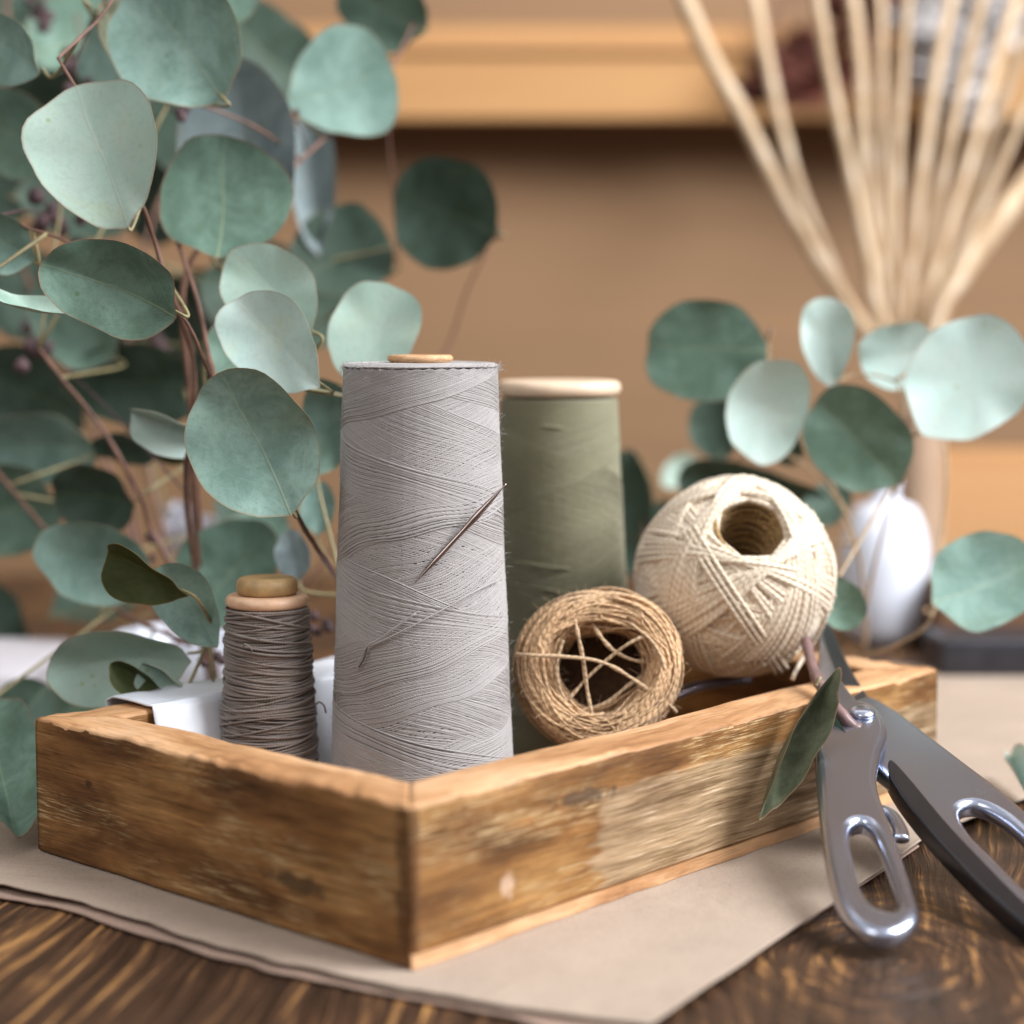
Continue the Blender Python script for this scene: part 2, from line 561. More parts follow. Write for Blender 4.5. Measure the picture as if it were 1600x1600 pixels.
# ------------------------------------------------------------------ the table and what lies on it
_k = ground(1420, 1500)
_kr = Matrix.Rotation(0.2, 3, 'Z') @ Vector((_k[0], _k[1] , 0))
KNOT = (_kr.x + 0.0275, _kr.y + 0.01)


def mat_table():
    N = NT('table_wood')
    c = N.coord('Object', rot=(0, 0, 0.2))
    w1 = N.n('ShaderNodeTexNoise', {'Vector': N.map(c, (7, 4, 1)), 'Scale': 1.0, 'Detail': 2.0}).outputs[1]
    ma = N.n('ShaderNodeVectorMath', operation='MULTIPLY_ADD')
    N.set(ma, 0, w1)
    N.set(ma, 1, (0.075, 0.03, 0))
    N.set(ma, 2, c)
    cw = ma.outputs[0]
    # a big knot bends the grain near the right front
    s_ = N.sep(cw)
    kx = N.math('MULTIPLY', N.math('SUBTRACT', s_[0], KNOT[0]), 1.0)
    ky = N.math('MULTIPLY', N.math('SUBTRACT', s_[1], KNOT[1]), 0.75)
    rad = N.math('SQRT', N.math('ADD', N.math('MULTIPLY', kx, kx), N.math('MULTIPLY', ky, ky)))
    near = N.ramp(rad, [(0.02, 0.70), (0.12, 0.0)], 'EASE')
    straight = N.n('ShaderNodeCombineXYZ', {0: N.math('MULTIPLY', s_[0], 240.0), 1: N.math('MULTIPLY', s_[1], 9.0)}).outputs[0]
    swirl = N.n('ShaderNodeCombineXYZ', {0: N.math('MULTIPLY', rad, 230.0), 1: N.math('MULTIPLY', N.math('ARCTAN2', ky, kx), 1.3)}).outputs[0]
    g1 = N.noise(straight, 1.0, 5, 0.62, 0.15)
    g2 = N.math('ADD', N.math('MULTIPLY', N.noise(swirl, 1.0, 5, 0.7, 1.0), 1.25), -0.10)
    grain = N.n('ShaderNodeMix', data_type='FLOAT')
    N.set(grain, 0, near); N.set(grain, 2, g1); N.set(grain, 3, g2)
    grain = grain.outputs[0]
    fine = N.noise(N.map(cw, (1100, 40, 1)), 1.0, 3, 0.6)
    broad = N.noise(N.map(cw, (16, 6, 1)), 1.0, 4, 0.6)
    k = N.math('ADD', grain, N.math('MULTIPLY', N.math('SUBTRACT', broad, 0.5), 0.40))
    col = N.ramp(k, [(0.34, (0.020, 0.010, 0.006)), (0.50, (0.050, 0.024, 0.012)), (0.58, (0.090, 0.042, 0.018)), (0.635, (0.26, 0.125, 0.040)), (0.72, (0.42, 0.22, 0.075))])
    col = N.mix(1.0, col, N.ramp(fine, [(0.3, (0.45, 0.45, 0.45)), (0.5, (1, 1, 1)), (0.75, (1.6, 1.6, 1.6))]), 'MULTIPLY')
    h = N.math('ADD', N.math('MULTIPLY', k, 1.4), N.math('MULTIPLY', fine, 0.4))
    return N.out(col, N.ramp(k, [(0.4, 0.36), (0.65, 0.55)]), normal=N.bump(h, 0.7, 0.0025), Specular_IOR_Level=0.5)


TAB = MB()
V, Fc = rbox(-1.6, 1.6, -0.35, 1.62, -0.04, 0.0, r=0.004)
TAB.add(V, Fc)
table = thing('wooden_table', 'dark brown stained wooden table with orange grain under everything', 'table', (0, 0.6, -0.74))
part(TAB, 'tabletop', mat_table(), table, smooth=False)
M_TLEG = mat_simple('table_leg_wood', (0.06, 0.03, 0.015), 0.5)
for lx, ly in ((-1.45, -0.2), (1.45, -0.2), (-1.45, 1.47), (1.45, 1.47)):
    mb = MB()
    add_box(mb, lx - 0.04, lx + 0.04, ly - 0.04, ly + 0.04, -0.74, -0.041, r=0.004)
    part(mb, 'leg', M_TLEG, table, smooth=False)
fl = MB()
add_box(fl, -4, 4, -2, 3.2, -0.79, -0.741, r=0)
tag(fl.build('floor', mat_simple('floor_wood', (0.22, 0.15, 0.09), 0.6), None, False), kind='structure')


def mat_paper(name, color):
    N = NT(name)
    c = N.coord('Object')
    n1 = N.noise(c, 22, 4, 0.6)
    n2 = N.noise(c, 900, 3, 0.7)
    n3 = N.noise(N.map(c, (200, 900, 1), (0, 0, 0.5)), 1.0, 3, 0.6)
    col = N.ramp(n1, [(0.3, tuple(x * 0.90 for x in color)), (0.7, tuple(x * 1.05 for x in color))])
    col = N.mix(1.0, col, N.ramp(n2, [(0.25, (0.62, 0.58, 0.54)), (0.42, (0.98, 0.98, 0.98)), (0.8, (1.08, 1.08, 1.08))]), 'MULTIPLY')
    col = N.mix(N.math('MULTIPLY', N.ramp(n3, [(0.68, 0.0), (0.76, 1.0)]), 0.35), col, tuple(x * 0.6 for x in color))
    h = N.math('ADD', N.math('MULTIPLY', n1, 1.6), N.math('MULTIPLY', n2, 0.4))
    return N.out(col, 0.85, normal=N.bump(N.math('ADD', h, N.math('MULTIPLY', N.noise(N.map(c, (9, 14, 1), (0, 0, 0.7)), 1.0, 3, 0.6, 1.5), 4.0)), 0.4, 0.0018), Specular_IOR_Level=0.15)


def paper_sheet(name, label, outline_px, z0, thick, mat, seed, lift=0.0, torn=()):
    """sheet whose corners are on the table; torn: indexes of ragged sides"""
    pts = [ground(px, py, z0) for px, py in outline_px]
    ring = []
    n = len(pts)
    r = np.random.default_rng(seed)
    for i in range(n):
        a, b = pts[i], pts[(i + 1) % n]
        L = np.linalg.norm(b - a)
        m = max(2, int(L / 0.003))
        d = unit(b - a)
        nr = np.array([-d[1], d[0], 0])
        j = snoise(m, 9, seed * 7 + i, 1.0) + snoise(m, 2.2, seed * 11 + i, 0.4)
        amp = 0.0016 if i in torn else 0.00025
        for k in range(m):
            t = k / m
            e = min(1, t * m / 6, (m - k) / 6)
            ring.append(a + (b - a) * t + nr * j[k] * amp * e)
    ring = np.array(ring)
    c = ring.mean(axis=0)
    steps = [1.0, 0.997, 0.985, 0.96, 0.9, 0.8, 0.6, 0.4, 0.2, 0.05]
    V = []
    m = len(ring)
    wave = snoise(m, 30, seed + 90, 1.0)
    wave[-1] = wave[0]
    for s in steps:
        P = c + (ring - c) * s
        if lift:
            P[:, 2] += lift * max(0, (s - 0.9) / 0.1) * np.clip(wave, 0, 1)
        V.append(P)
    top = np.array(V)
    bot = top.copy()
    top[:, :, 2] += thick
    k = len(steps)
    mb = MB()
    A = np.concatenate([top.reshape(-1, 3), bot.reshape(-1, 3)])
    fs = []
    o = k * m
    for i in range(k - 1):
        for j in range(m):
            j2 = (j + 1) % m
            fs.append((i * m + j, i * m + j2, (i + 1) * m + j2, (i + 1) * m + j))
            fs.append((o + i * m + j2, o + i * m + j, o + (i + 1) * m + j, o + (i + 1) * m + j2))
    for j in range(m):
        j2 = (j + 1) % m
        fs.append((j2, j, o + j, o + j2))
    fs.append(tuple((k - 1) * m + j for j in range(m)))
    fs.append(tuple(o + (k - 1) * m + j for j in range(m))[::-1])
    mb.add(A, fs)
    ob = mb.build(name, mat)
    tag(ob, label, 'paper', 'kraft paper sheets under the tray')
    return ob


M_PAPER = mat_paper('kraft_paper', (0.40, 0.315, 0.25))
M_PAPER2 = mat_paper('kraft_paper_dark', (0.33, 0.23, 0.18))
paper_sheet('kraft_paper', 'lower brown kraft paper sheet with a ragged edge showing below the upper one',
            [(-200, 1362), (120, 1428), (330, 1497), (560, 1548), (800, 1592), (930, 1640), (1300, 1420), (1436, 1324), (1180, 1150), (200, 1180)],
            0.0008, 0.0007, M_PAPER2, 3, 0.0012, torn=(0, 1, 2, 3))
paper_sheet('kraft_paper', 'pale brown kraft paper sheet lying right under the wooden tray',
            [(-240, 1336), (130, 1412), (340, 1480), (560, 1532), (790, 1575), (1015, 1604), (1312, 1404), (1452, 1308), (1760, 1190), (1720, 1062), (1400, 1042), (-200, 1130)],
            0.0030, 0.0007, M_PAPER, 5, 0.0014, torn=(0, 1, 2, 3))
PZ = 0.0040

# ------------------------------------------------------------------ the tray
cF = ground(640, 1516, PZ)
cR = ground(1262, 1298, PZ)
cL = ground(60, 1344, PZ)
e_r = unit(cR - cF)
e_l0 = unit(cL - cF)
e_l = np.array([-e_r[1], e_r[0], 0.0])
LEN_L = np.dot(cL - cF, e_l) + 0.0115
# far right corner seen at x = 1478
best = min(np.arange(0.2, 0.5, 0.001), key=lambda s: abs(800 + F * ((cF + e_r * s)[0]) / (np.dot(cF + e_r * s - CAMP + np.array([0, 0, H - 0.05]), np.array([0, 1, 0])) * math.cos(TILT)) - 1478))
LEN_R = float(best)
hh = min(np.arange(0.03, 0.09, 0.0005), key=lambda h: abs(np.linalg.norm(at(635, 1260, cF[1]) - (cF + np.array([0, 0, h])))))
TH = float(hh)
TW = 0.024
print('THICK', TH)
print('TRAY', cF, 'LEN_R', LEN_R, 'LEN_L', LEN_L, 'H', TH, 'dot', np.dot(e_r, e_l0))
ang = math.atan2(e_r[1], e_r[0])
tray = thing('wooden_tray', 'weathered brown wooden tray holding the spools and twine balls', 'tray', cF, rot=(0, 0, ang))


def T(u, v, z=0.0):
    """tray coordinates to world"""
    return cF + e_r * u + e_l * v + np.array([0, 0, z])


BT = 0.0045          # thickness of the bottom board


def board(x0, x1, y0, y1, z0, z1, m0, m1, seed, outer_y):
    """mitred board along local X, with rounded uneven edges; m0/m1: mitre at each end (shortens the inner face)"""
    nx, ny, nz = 90, 8, 16
    th = y1 - y0

    def pt(a, b, c):
        # a,b,c in 0..1 ; b is 0 on outer face
        y = y0 + th * b
        xi0 = x0 + (m0 * b * th)
        xi1 = x1 - (m1 * b * th)
        x = xi0 + (xi1 - xi0) * a
        z = z0 + (z1 - z0) * c
        return np.array([x, y, z])
    wob_t = snoise(400, 70, seed, 0.0006) + snoise(400, 14, seed + 1, 0.00018)
    wob_e = snoise(400, 20, seed + 2, 0.0009) + snoise(400, 6, seed + 5, 0.0003)
    wob_f = snoise(400, 60, seed + 3, 0.0005)

    # profile around the cross-section: list of (b, c, normal) points with rounded corners
    R = 0.0020
    prof = []
    def arc(cy, cz, a0, a1, rr, n=5):
        for k in range(n + 1):
            a = a0 + (a1 - a0) * k / n
            prof.append((cy + math.cos(a) * rr, cz + math.sin(a) * rr))
    H_ = z1 - z0
    R2 = 0.0012
    arc(R2, R2, 1.5 * PI, PI, R2)                      # outer bottom
    for k in range(1, 10):
        prof.append((0, R2 + (H_ - R - R2) * k / 10))
    arc(R, H_ - R, PI, 0.5 * PI, R)                   # outer top
    for k in range(1, 6):
        prof.append((R + (th - 2 * R) * k / 6, H_))
    arc(th - R, H_ - R, 0.5 * PI, 0, R)
    for k in range(1, 5):
        prof.append((th, H_ - R - (H_ - R - R2) * k / 5))
    arc(th - R2, R2, 0, -0.5 * PI, R2)
    m = len(prof)
    V = np.zeros((nx + 1, m, 3))
    for i in range(nx + 1):
        a = i / nx
        q = a * 399
        k = int(q)
        for j, (py, pz) in enumerate(prof):
            tz = wob_t[k] * (pz / H_) ** 2
            ty = 0
            # worn outer upper edge
            if pz > H_ - 0.005 and py < th * 0.5:
                w = (1 - py / (th * 0.5)) * (pz - (H_ - 0.005)) / 0.005
                tz += -abs(wob_e[k]) * 1.6 * w
                ty += abs(wob_e[k]) * 1.3 * w * (1 if py < 0.004 else 0)
            ty += wob_f[k] * (1 - py / th) * min(1, a * 12, (1 - a) * 12)
            tz *= min(1, 0.15 + a * 14, 0.15 + (1 - a) * 14)
            b = py / th
            xi0 = x0 + m0 * py
            xi1 = x1 - m1 * py
            V[i, j] = (xi0 + (xi1 - xi0) * a, y0 + py + ty, z0 + pz + tz)
    mb = MB()
    fs = []
    for i in range(nx):
        for j in range(m):
            j2 = (j + 1) % m
            fs.append((i * m + j, (i + 1) * m + j, (i + 1) * m + j2, i * m + j2))
    fs.append(tuple(range(m)))
    fs.append(tuple(nx * m + k for k in range(m))[::-1])
    mb.add(V.reshape(-1, 3), fs)
    return mb


def split_rim(o, rim_mat):
    """bare worn wood on the rim faces (upper faces of the board)"""
    me = o.data
    me.materials.append(rim_mat)
    zs = max(v.co.z for v in me.vertices)
    for p in me.polygons:
        if p.normal.z > 0.45 and p.center.z > zs - 0.006:
            p.material_index = 1


g = 0.00006
# right-front board: local X runs along e_r from the front corner (local frame = tray frame)
m_right = mat_wood_board('board_wood_right', 3.1, pale=(0.093, 0.36, 0.046), tone=1.05,
                         stain=[(0.0475, 0.0175, (0.0040, 0.0050), (0.58, 0.40, 0.28)), (0.003, 0.03, (0.0022, 0.06), (0.10, 0.045, 0.02)), (0.088, 0.0415, (0.02, 0.0035), (0.06, 0.04, 0.028))])
m_left = mat_wood_board('board_wood_left', 8.3, tone=1.0,
                        stain=[(LEN_L - 0.002, 0.03, (0.0045, 0.07), (0.085, 0.038, 0.015)), (0.035, 0.033, (0.003, 0.0022), (0.03, 0.018, 0.01)), (0.155, 0.018, (0.018, 0.004), (0.06, 0.035, 0.018))])
m_rim = mat_wood_rim('board_rim', 2.0)
z0b = BT + 0.0002
b1 = board(g, LEN_R - g, 0, TW, z0b, TH, 1, 1, 21, 0).build('side_board', m_right, tray)
# left-front board: rotate 90 deg so that its local X runs along e_l; outer face towards -e_r
def place(o, loc, rz):
    o.location = loc
    o.rotation_euler = (0, 0, rz)
    return o
# boards run counter-clockwise seen from above with their inner side at +Y
b2 = board(g, LEN_L - g, 0, TW, 0.0002, TH, 1, 1, 33, 0)
b2 = b2.build('side_board', m_left, tray)
# local X -> e_l reversed: start at the left corner and run to the front corner, inner side (+Y) -> +e_r
place(b2, (0, LEN_L, 0), -PI / 2)
b3 = board(g, LEN_L - g, 0, TW, z0b, TH, 1, 1, 41, 0).build('side_board', m_left, tray)
place(b3, (LEN_R, 0, 0), PI / 2)
b4 = board(g, LEN_R - g, 0, TW, z0b, TH, 1, 1, 57, 0).build('side_board', m_right, tray)
place(b4, (LEN_R, LEN_L, 0), PI)
for b_ in (b1, b2, b3, b4):
    split_rim(b_, m_rim)
mb = MB()
pl = [(0.0006, -0.0016), (LEN_R + 0.001, -0.0016), (LEN_R + 0.001, LEN_L), (0.0006, LEN_L), (TW, LEN_L - TW), (TW, TW), (0.0006, 0.0004)]
bw = []
for k in range(121):
    bw.append((0.0006 + (LEN_R + 0.0004) * k / 120, -0.0012 - 0.0006 * float(snoise(121, 5, 71)[k])))
pl = bw + pl[2:]
nP = len(pl)
mb.add([(x, y, 0.0) for x, y in pl] + [(x, y + (0.0006 if q < 121 else 0), BT) for q, (x, y) in enumerate(pl)],
       [tuple(range(nP))[::-1], tuple(nP + q for q in range(nP))] + [(q, (q + 1) % nP, nP + (q + 1) % nP, nP + q) for q in range(nP)])
mb.build('bottom_board', m_rim, tray, smooth=False)
FZ = PZ + BT        # tray floor height in the world


# ------------------------------------------------------------------ wound things
def strand_noise(n, seed, amp, per):
    return snoise(n, per, seed, amp)


def wound_cone(mb, c, z0, z1, r0, r1, dia, tps_list, turns_each, grow, seed, seg=44, jit=0.0006, sides=5):
    """cross-wound thread cone, really wound: back and forth along the cone"""
    k0 = 0
    th_off = 0.0
    total = len(tps_list)
    for ci, (tps, nturn) in enumerate(tps_list):
        n = int(nturn * seg)
        th = np.arange(n) * 2 * PI / seg + th_off
        ph = (th - th_off) / (2 * PI) / (2 * tps)
        x = (ph + 0.13 * ci) % 1.0
        tri = np.where(x < 0.5, x * 2, 2 - x * 2)
        z = z0 + (z1 - z0) * (0.004 + 0.992 * tri)
        # the slope wanders the same way for neighbouring wraps, so they stay parallel
        w = np.clip(np.minimum(tri, 1 - tri) * 6, 0, 1)
        z = z + w * (0.0020 * np.sin(th + 9 * tri + ci * 2) + 0.0010 * np.sin(2 * th - 14 * tri + ci) + 0.0007 * np.sin(5 * th + 31 * tri))
        z = z + snoise(n, 6, seed + ci * 3, jit) + w * snoise(n, seg * 6, seed + 7 + ci, 0.0006)
        slip = (snoise(n, seg * 1.3, seed + 17 + ci, 1.0) > 0.93)
        z = z + w * slip * 0.0012
        z = np.clip(z, z0, z1)
        t = (z - z0) / (z1 - z0)
        R = r0 + (r1 - r0) * t + grow * (ci + np.arange(n) / n) / total + snoise(n, 9, seed + 50 + ci, dia * 0.14)
        P = np.stack([c[0] + R * np.cos(th), c[1] + R * np.sin(th), c[2] + z], -1)
        nr = np.stack([np.cos(th), np.sin(th), np.zeros(n)], -1)
        mb.tube(P, dia / 2 * (1 + snoise(n, 9, seed + 80 + ci, 0.16)), sides, nr, caps=True)
        th_off = th[-1]


def fuzz(mb, pts, nrms, length, seed, r=0.00005):
    rr = np.random.default_rng(seed)
    for p, nv in zip(pts, nrms):
        d = unit(nv + rr.normal(0, 0.7, 3))
        L = length * rr.uniform(0.4, 1.3)
        bend = rr.normal(0, 0.35, 3) * L
        q = [p, p + d * L * 0.5 + bend * 0.25, p + d * L + bend]
        mb.tube(np.array(q), r, 3, caps=False)


# big grey cone
M_GREY = mat_string('grey_thread', (0.41, 0.385, 0.378), (0.245, 0.22, 0.21), twist=12, ply=2, rough=0.55, bump=0.3, fib=0.2, var=0.06)
M_GREYCORE = mat_simple('grey_core', (0.24, 0.215, 0.205), 0.8)
M_PALEWOOD = mat_wood_rim('spool_wood', 5.0)
gD = 0.782
gc = at(660, 1240, gD)
gc[2] = FZ
ztop = at(656, 566, gD)[2] - FZ
rt = 121.5 / F * gD
rb = 149.0 / F * gD
cone = thing('thread_cone', 'tall light grey thread cone in the middle of the tray with a needle in it', 'thread cone', gc)
mb = MB()
mb.lathe([(0.001, 0.0006), (rb - 0.0025, 0.0006), (rb - 0.0014, 0.002), (rt - 0.0014, ztop - 0.003), (rt - 0.003, ztop - 0.0012), (0.012, ztop - 0.0008), (0.0115, ztop - 0.001)], 72, gc)
part(mb, 'core', M_GREYCORE, cone)
mb = MB()
wound_cone(mb, gc, 0.001, ztop - 0.0012, rb - 0.0010, rt - 0.0011, 0.00050, [(3.00335, 900), (2.5030, 640), (3.5040, 330)], 0, 0.0007, 5, seg=40, jit=0.00007)
# top shoulder: spiral of thread closing the upper face
n = 60 * 22
th = np.arange(n) * 2 * PI / 60
R = rt - 0.0002 - (rt - 0.0118) * np.linspace(0, 1, n) ** 1.5 + snoise(n, 7, 3, 0.0003)
zz = gc[2] + ztop - 0.0020 + 0.0014 * np.sqrt(np.clip((rt - R) / 0.0022, 0, 1)) + snoise(n, 9, 4, 0.0002)
mb.tube(np.stack([gc[0] + R * np.cos(th), gc[1] + R * np.sin(th), zz], -1), 0.00042, 5, np.tile([0, 0, 1.0], (n, 1)))
rr = np.random.default_rng(2)
ps, ns = [], []
for k in range(1500):
    a = rr.uniform(0, 2 * PI)
    t = rr.uniform(0, 1)
    if rr.uniform() < 0.35:
        t = 1 - abs(rr.normal(0, 0.01))
    r_ = rb + (rt - rb) * t
    ps.append(gc + np.array([r_ * math.cos(a), r_ * math.sin(a), t * (ztop - 0.001)]))
    ns.append(np.array([math.cos(a), math.sin(a), 0.25 if t < 0.97 else 0.9]))
fuzz(mb, ps, ns, 0.0021, 4, 0.00005)
thread = part(mb, 'thread', M_GREY, cone)
mb = MB()
cr = 51 / F * gD
mb.lathe([(0.004, ztop - 0.02), (cr - 0.001, ztop - 0.02), (cr - 0.001, ztop + 0.0002), (cr, ztop + 0.0008), (cr, ztop + 0.0022), (cr - 0.001, ztop + 0.003), (0.0035, ztop + 0.003), (0.003, ztop + 0.0025), (0.003, ztop - 0.01)], 48, gc)
part(mb, 'core_tip', M_PALEWOOD, cone)

# loose threads on the cone: two darker strands crossing the face
def on_cone(px, py, out=0.0005):
    """point where the view ray meets the cone surface"""
    r = ray(px, py)
    for t in np.arange(0.60, 0.80, 0.0003):
        p = CAMP + r * t
        k = (p[2] - gc[2]) / ztop
        if np.hypot(p[0] - gc[0], p[1] - gc[1]) < rb + (rt - rb) * k + 0.0007 + out:
            return p
    return p


M_DARKTHREAD = mat_simple('dark_thread', (0.075, 0.06, 0.055), 0.45)
for path, rad in (([(650, 958), (618, 980), (590, 1000), (576, 1008), (566, 1024), (556, 1046)], 0.00032), ([(574, 1010), (569, 1028), (561, 1042)], 0.00028)):
    P = crom([on_cone(x, y, 0.0007) for x, y in path], 6)
    mb = MB()
    mb.tube(P, rad, 6)
    part(mb, 'loose_thread', M_DARKTHREAD if len(path) == 3 else M_GREY, cone)
P = crom([on_cone(x, y, 0.0006) for x, y in [(782, 905), (740, 925), (700, 948), (650, 975), (600, 1000), (577, 1010)]], 8)
mb = MB()
mb.tube(P, 0.00035, 6)
part(mb, 'loose_thread', M_GREY, cone)

# the needle
M_NEEDLE = mat_simple('needle_metal', (0.30, 0.24, 0.22), 0.2, 1.0, var=0.1)
n0 = on_cone(647, 912, 0.0003)
n1 = at(791, 756, n0[1] + 0.0075)
nd = n1 - n0
tt = np.linspace(0, 1, 40)
P = n0 + nd * tt[:, None]
rad = 0.00098 * np.clip(np.minimum(tt * 4.0 + 0.12, 1.0), 0, 1) * np.where(tt > 0.62, 1.0, 1.0) * np.clip((1.02 - tt) * 5, 0.3, 1)
rad *= 1 + 0.45 * np.exp(-((tt - 0.68) / 0.09) ** 2)
mb = MB()
mb.tube(P, rad, 10)
needle = mb.build('sewing_needle', M_NEEDLE)
tag(needle, 'steel sewing needle stuck slantwise into the light grey thread cone', 'needle')
mb = MB()
side = unit(np.cross(nd, [0, 1, 0]))
ctr = n0 + nd * 0.70 + np.array([0, -0.00095, 0])
a = np.linspace(0, 2 * PI, 25)
P = ctr + unit(nd)[None] * (0.0030 * np.cos(a))[:, None] + side[None] * (0.0005 * np.sin(a))[:, None]
mb.tube(P, 0.00022, 5, caps=False)
part(mb, 'eye', M_NEEDLE, needle)

# olive cone
M_OLIVE = mat_string('olive_thread', (0.24, 0.225, 0.135), (0.165, 0.155, 0.09), twist=12, ply=2, rough=0.55, bump=0.4, fib=0.2, var=0.08)
oD = 0.905
oc = at(872, 1100, oD)
oc[2] = FZ
oz = at(872, 618, oD)[2] - FZ
ort = 91 / F * oD
orb = 122 / F * oD
olive = thing('thread_cone', 'olive green thread cone with a pale wooden top disc behind the grey cone', 'thread cone', oc)
mb = MB()
mb.lathe([(0.001, 0.0006), (orb - 0.0015, 0.0006), (orb - 0.0008, 0.002), (ort - 0.0006, oz - 0.001), (0.01, oz - 0.0005)], 64, oc)
part(mb, 'core', mat_simple('olive_core', (0.20, 0.19, 0.13), 0.8), olive)
mb = MB()
wound_cone(mb, oc, 0.001, oz - 0.0006, orb - 0.0006, ort - 0.0004, 0.0005, [(3.00365, 800), (2.5032, 430)], 0, 0.0005, 15, seg=34, jit=0.00006, sides=4)
part(mb, 'thread', M_OLIVE, olive)
for path in ([(786, 662), (870, 668), (966, 686)], [(800, 877), (880, 888), (978, 893)], [(800, 912), (860, 922), (905, 934)]):
    P = []
    for x, y in path:
        r = ray(x, y)
        for t in np.arange(0.70, 0.92, 0.0005):
            p = CAMP + r * t
            k = (p[2] - oc[2]) / oz
            if np.hypot(p[0] - oc[0], p[1] - oc[1]) < orb + (ort - orb) * k + 0.0008:
                break
        P.append(p)
    mb = MB()
    mb.tube(crom(P, 8), 0.0005, 6)
    part(mb, 'loose_thread', M_OLIVE, olive)
dr = 97 / F * oD
mb = MB()
prof = [(0.004, oz - 0.0002)] + [(dr - 0.0032 + 0.0032 * math.sin(a), oz + 0.0036 - 0.0036 * math.cos(a)) for a in np.linspace(0, PI, 12)] + [(0.005, oz + 0.0072)]
mb.lathe(prof, 64, oc)
part(mb, 'top_disc', mat_simple('disc_wood', (0.66, 0.50, 0.36), 0.45, var=0.1), olive)

# small dark taupe spool
M_TAUPE = mat_string('taupe_thread', (0.30, 0.245, 0.215), (0.11, 0.08, 0.065), twist=9, ply=2, rough=0.5, bump=0.7, fib=0.35, var=0.25)
sD = 0.782
sc_ = at(421, 1200, sD)
sc_[2] = FZ
sz = at(412, 948, sD)[2] - FZ
spool = thing('thread_spool', 'small taupe thread spool with stacked wooden rings on top', 'thread spool', sc_)
srt, srb = 66 / F * sD, 82 / F * sD
mb = MB()
mb.lathe([(0.001, 0.0006), (srb - 0.0022, 0.0006), (srt - 0.0018, sz), (0.004, sz + 0.0005)], 48, sc_)
part(mb, 'core', mat_simple('spool_core', (0.09, 0.07, 0.06), 0.8), spool)
mb = MB()
seg = 40
for layer, (turns, sd, slant) in enumerate([(96, 1, 0.0005), (70, 2, 0.0013), (60, 3, 0.0022), (34, 4, 0.0034)]):
    n = turns * seg
    th = np.arange(n) * 2 * PI / seg * (1 if layer % 2 == 0 else -1) + layer
    t = np.linspace(0, 1, n)
    if layer % 2:
        t = 1 - t
    z = 0.0012 + (sz - 0.0024) * t
    z = z + snoise(n, 26, sd + 4, slant) + snoise(n, 9, sd + 9, 0.0004) + slant * np.sin(th + snoise(n, 300, sd + 40, 3.0))
    z = np.clip(z, 0.0008, sz - 0.0003)
    tz = z / sz
    R = srb + (srt - srb) * tz - 0.0013 + layer * 0.00042 + snoise(n, 7, sd + 20, 0.00022) + snoise(n, 90, sd + 31, 0.0004)
    R = R + 0.0012 * np.clip((0.12 - tz) / 0.12, 0, 1)
    rad = 0.00046 * (1 + snoise(n, 11, sd + 60, 0.35))
    mb.tube(np.stack([sc_[0] + R * np.cos(th), sc_[1] + R * np.sin(th), sc_[2] + z], -1), rad, 6, np.stack([np.cos(th), np.sin(th), 0 * th], -1))
# two little loops standing off
for px, py, dz in ((380, 1010, 0.003), (495, 1100, 0.004)):
    a0 = at(px, py, sD - 0.019 if px < 420 else sD - 0.003)
    P = crom([a0, a0 + np.array([0.001, -0.001, 0.001]), a0 + np.array([0.003, -0.001, -0.0004]), a0 + np.array([0.0035, 0.002, -dz])], 5)
    mb.tube(P, 0.0004, 5)
rr = np.random.default_rng(8)
ps, ns = [], []
for k in range(260):
    a = rr.uniform(0, 2 * PI); t = rr.uniform(0.02, 0.98)
    r_ = srb + (srt - srb) * t
    ps.append(sc_ + np.array([r_ * math.cos(a), r_ * math.sin(a), t * sz])); ns.append(np.array([math.cos(a), math.sin(a), 0.1]))
fuzz(mb, ps, ns, 0.0016, 9, 0.00005)
part(mb, 'thread', M_TAUPE, spool)
M_RING = mat_simple('ring_wood', (0.66, 0.42, 0.27), 0.42, var=0.14, scale=140, bump=0.3)
M_KNOB = mat_simple('knob_wood', (0.42, 0.27, 0.12), 0.45, var=0.3, scale=130, bump=0.35)
rr1 = 66 / F * sD
mb = MB()
prof = [(0.004, sz)] + [(rr1 - 0.0024 + 0.0024 * math.sin(a), sz + 0.0026 - 0.0026 * math.cos(a)) for a in np.linspace(0, PI, 12)] + [(0.004, sz + 0.0053)]
mb.lathe(prof, 56, sc_, wob=lambda a, z: 0.012 * np.sin(3 * a) + 0.0 * z)
ringo = part(mb, 'wooden_ring', M_RING, spool)
kr = 48 / F * sD
kz = sz + 0.0054
mb = MB()
prof = [(0.002, kz), (kr - 0.0012, kz), (kr - 0.0002, kz + 0.0010), (kr, kz + 0.0034), (kr - 0.0004, kz + 0.0056), (kr - 0.0016, kz + 0.0068), (kr - 0.0035, kz + 0.0070), (0.002, kz + 0.0068)]
mb.lathe(prof, 48, sc_, wob=lambda a, z: 0.015 * np.sin(2 * a + 1) + 0.0 * z)
ko = part(mb, 'knob', M_KNOB, spool)

# ------------------------------------------------------------------ cream twine ball
M_CREAM = mat_string('cream_twine', (0.81, 0.71, 0.57), (0.40, 0.27, 0.15), twist=3.2, ply=1, rough=0.6, bump=0.4, fib=0.35, var=0.12)  # second colour paints brown shade lines into the twine
M_CREAMCORE = mat_simple('cream_core', (0.28, 0.17, 0.07), 0.8, var=0.3, scale=300, bump=0.6)  # dark brown carries the shade of the hole and the gaps
bD = 0.852
bc = at(1148, 900, bD)
BR = 157 / F * bD
ax = unit([0.09, -0.77, 0.63])
e1 = unit(np.cross([0, 0, 1.0], ax))
e2 = np.cross(ax, e1)
ball = thing('twine_ball', 'round cream twine ball with an open hole on top on the tray rim', 'twine ball', bc)


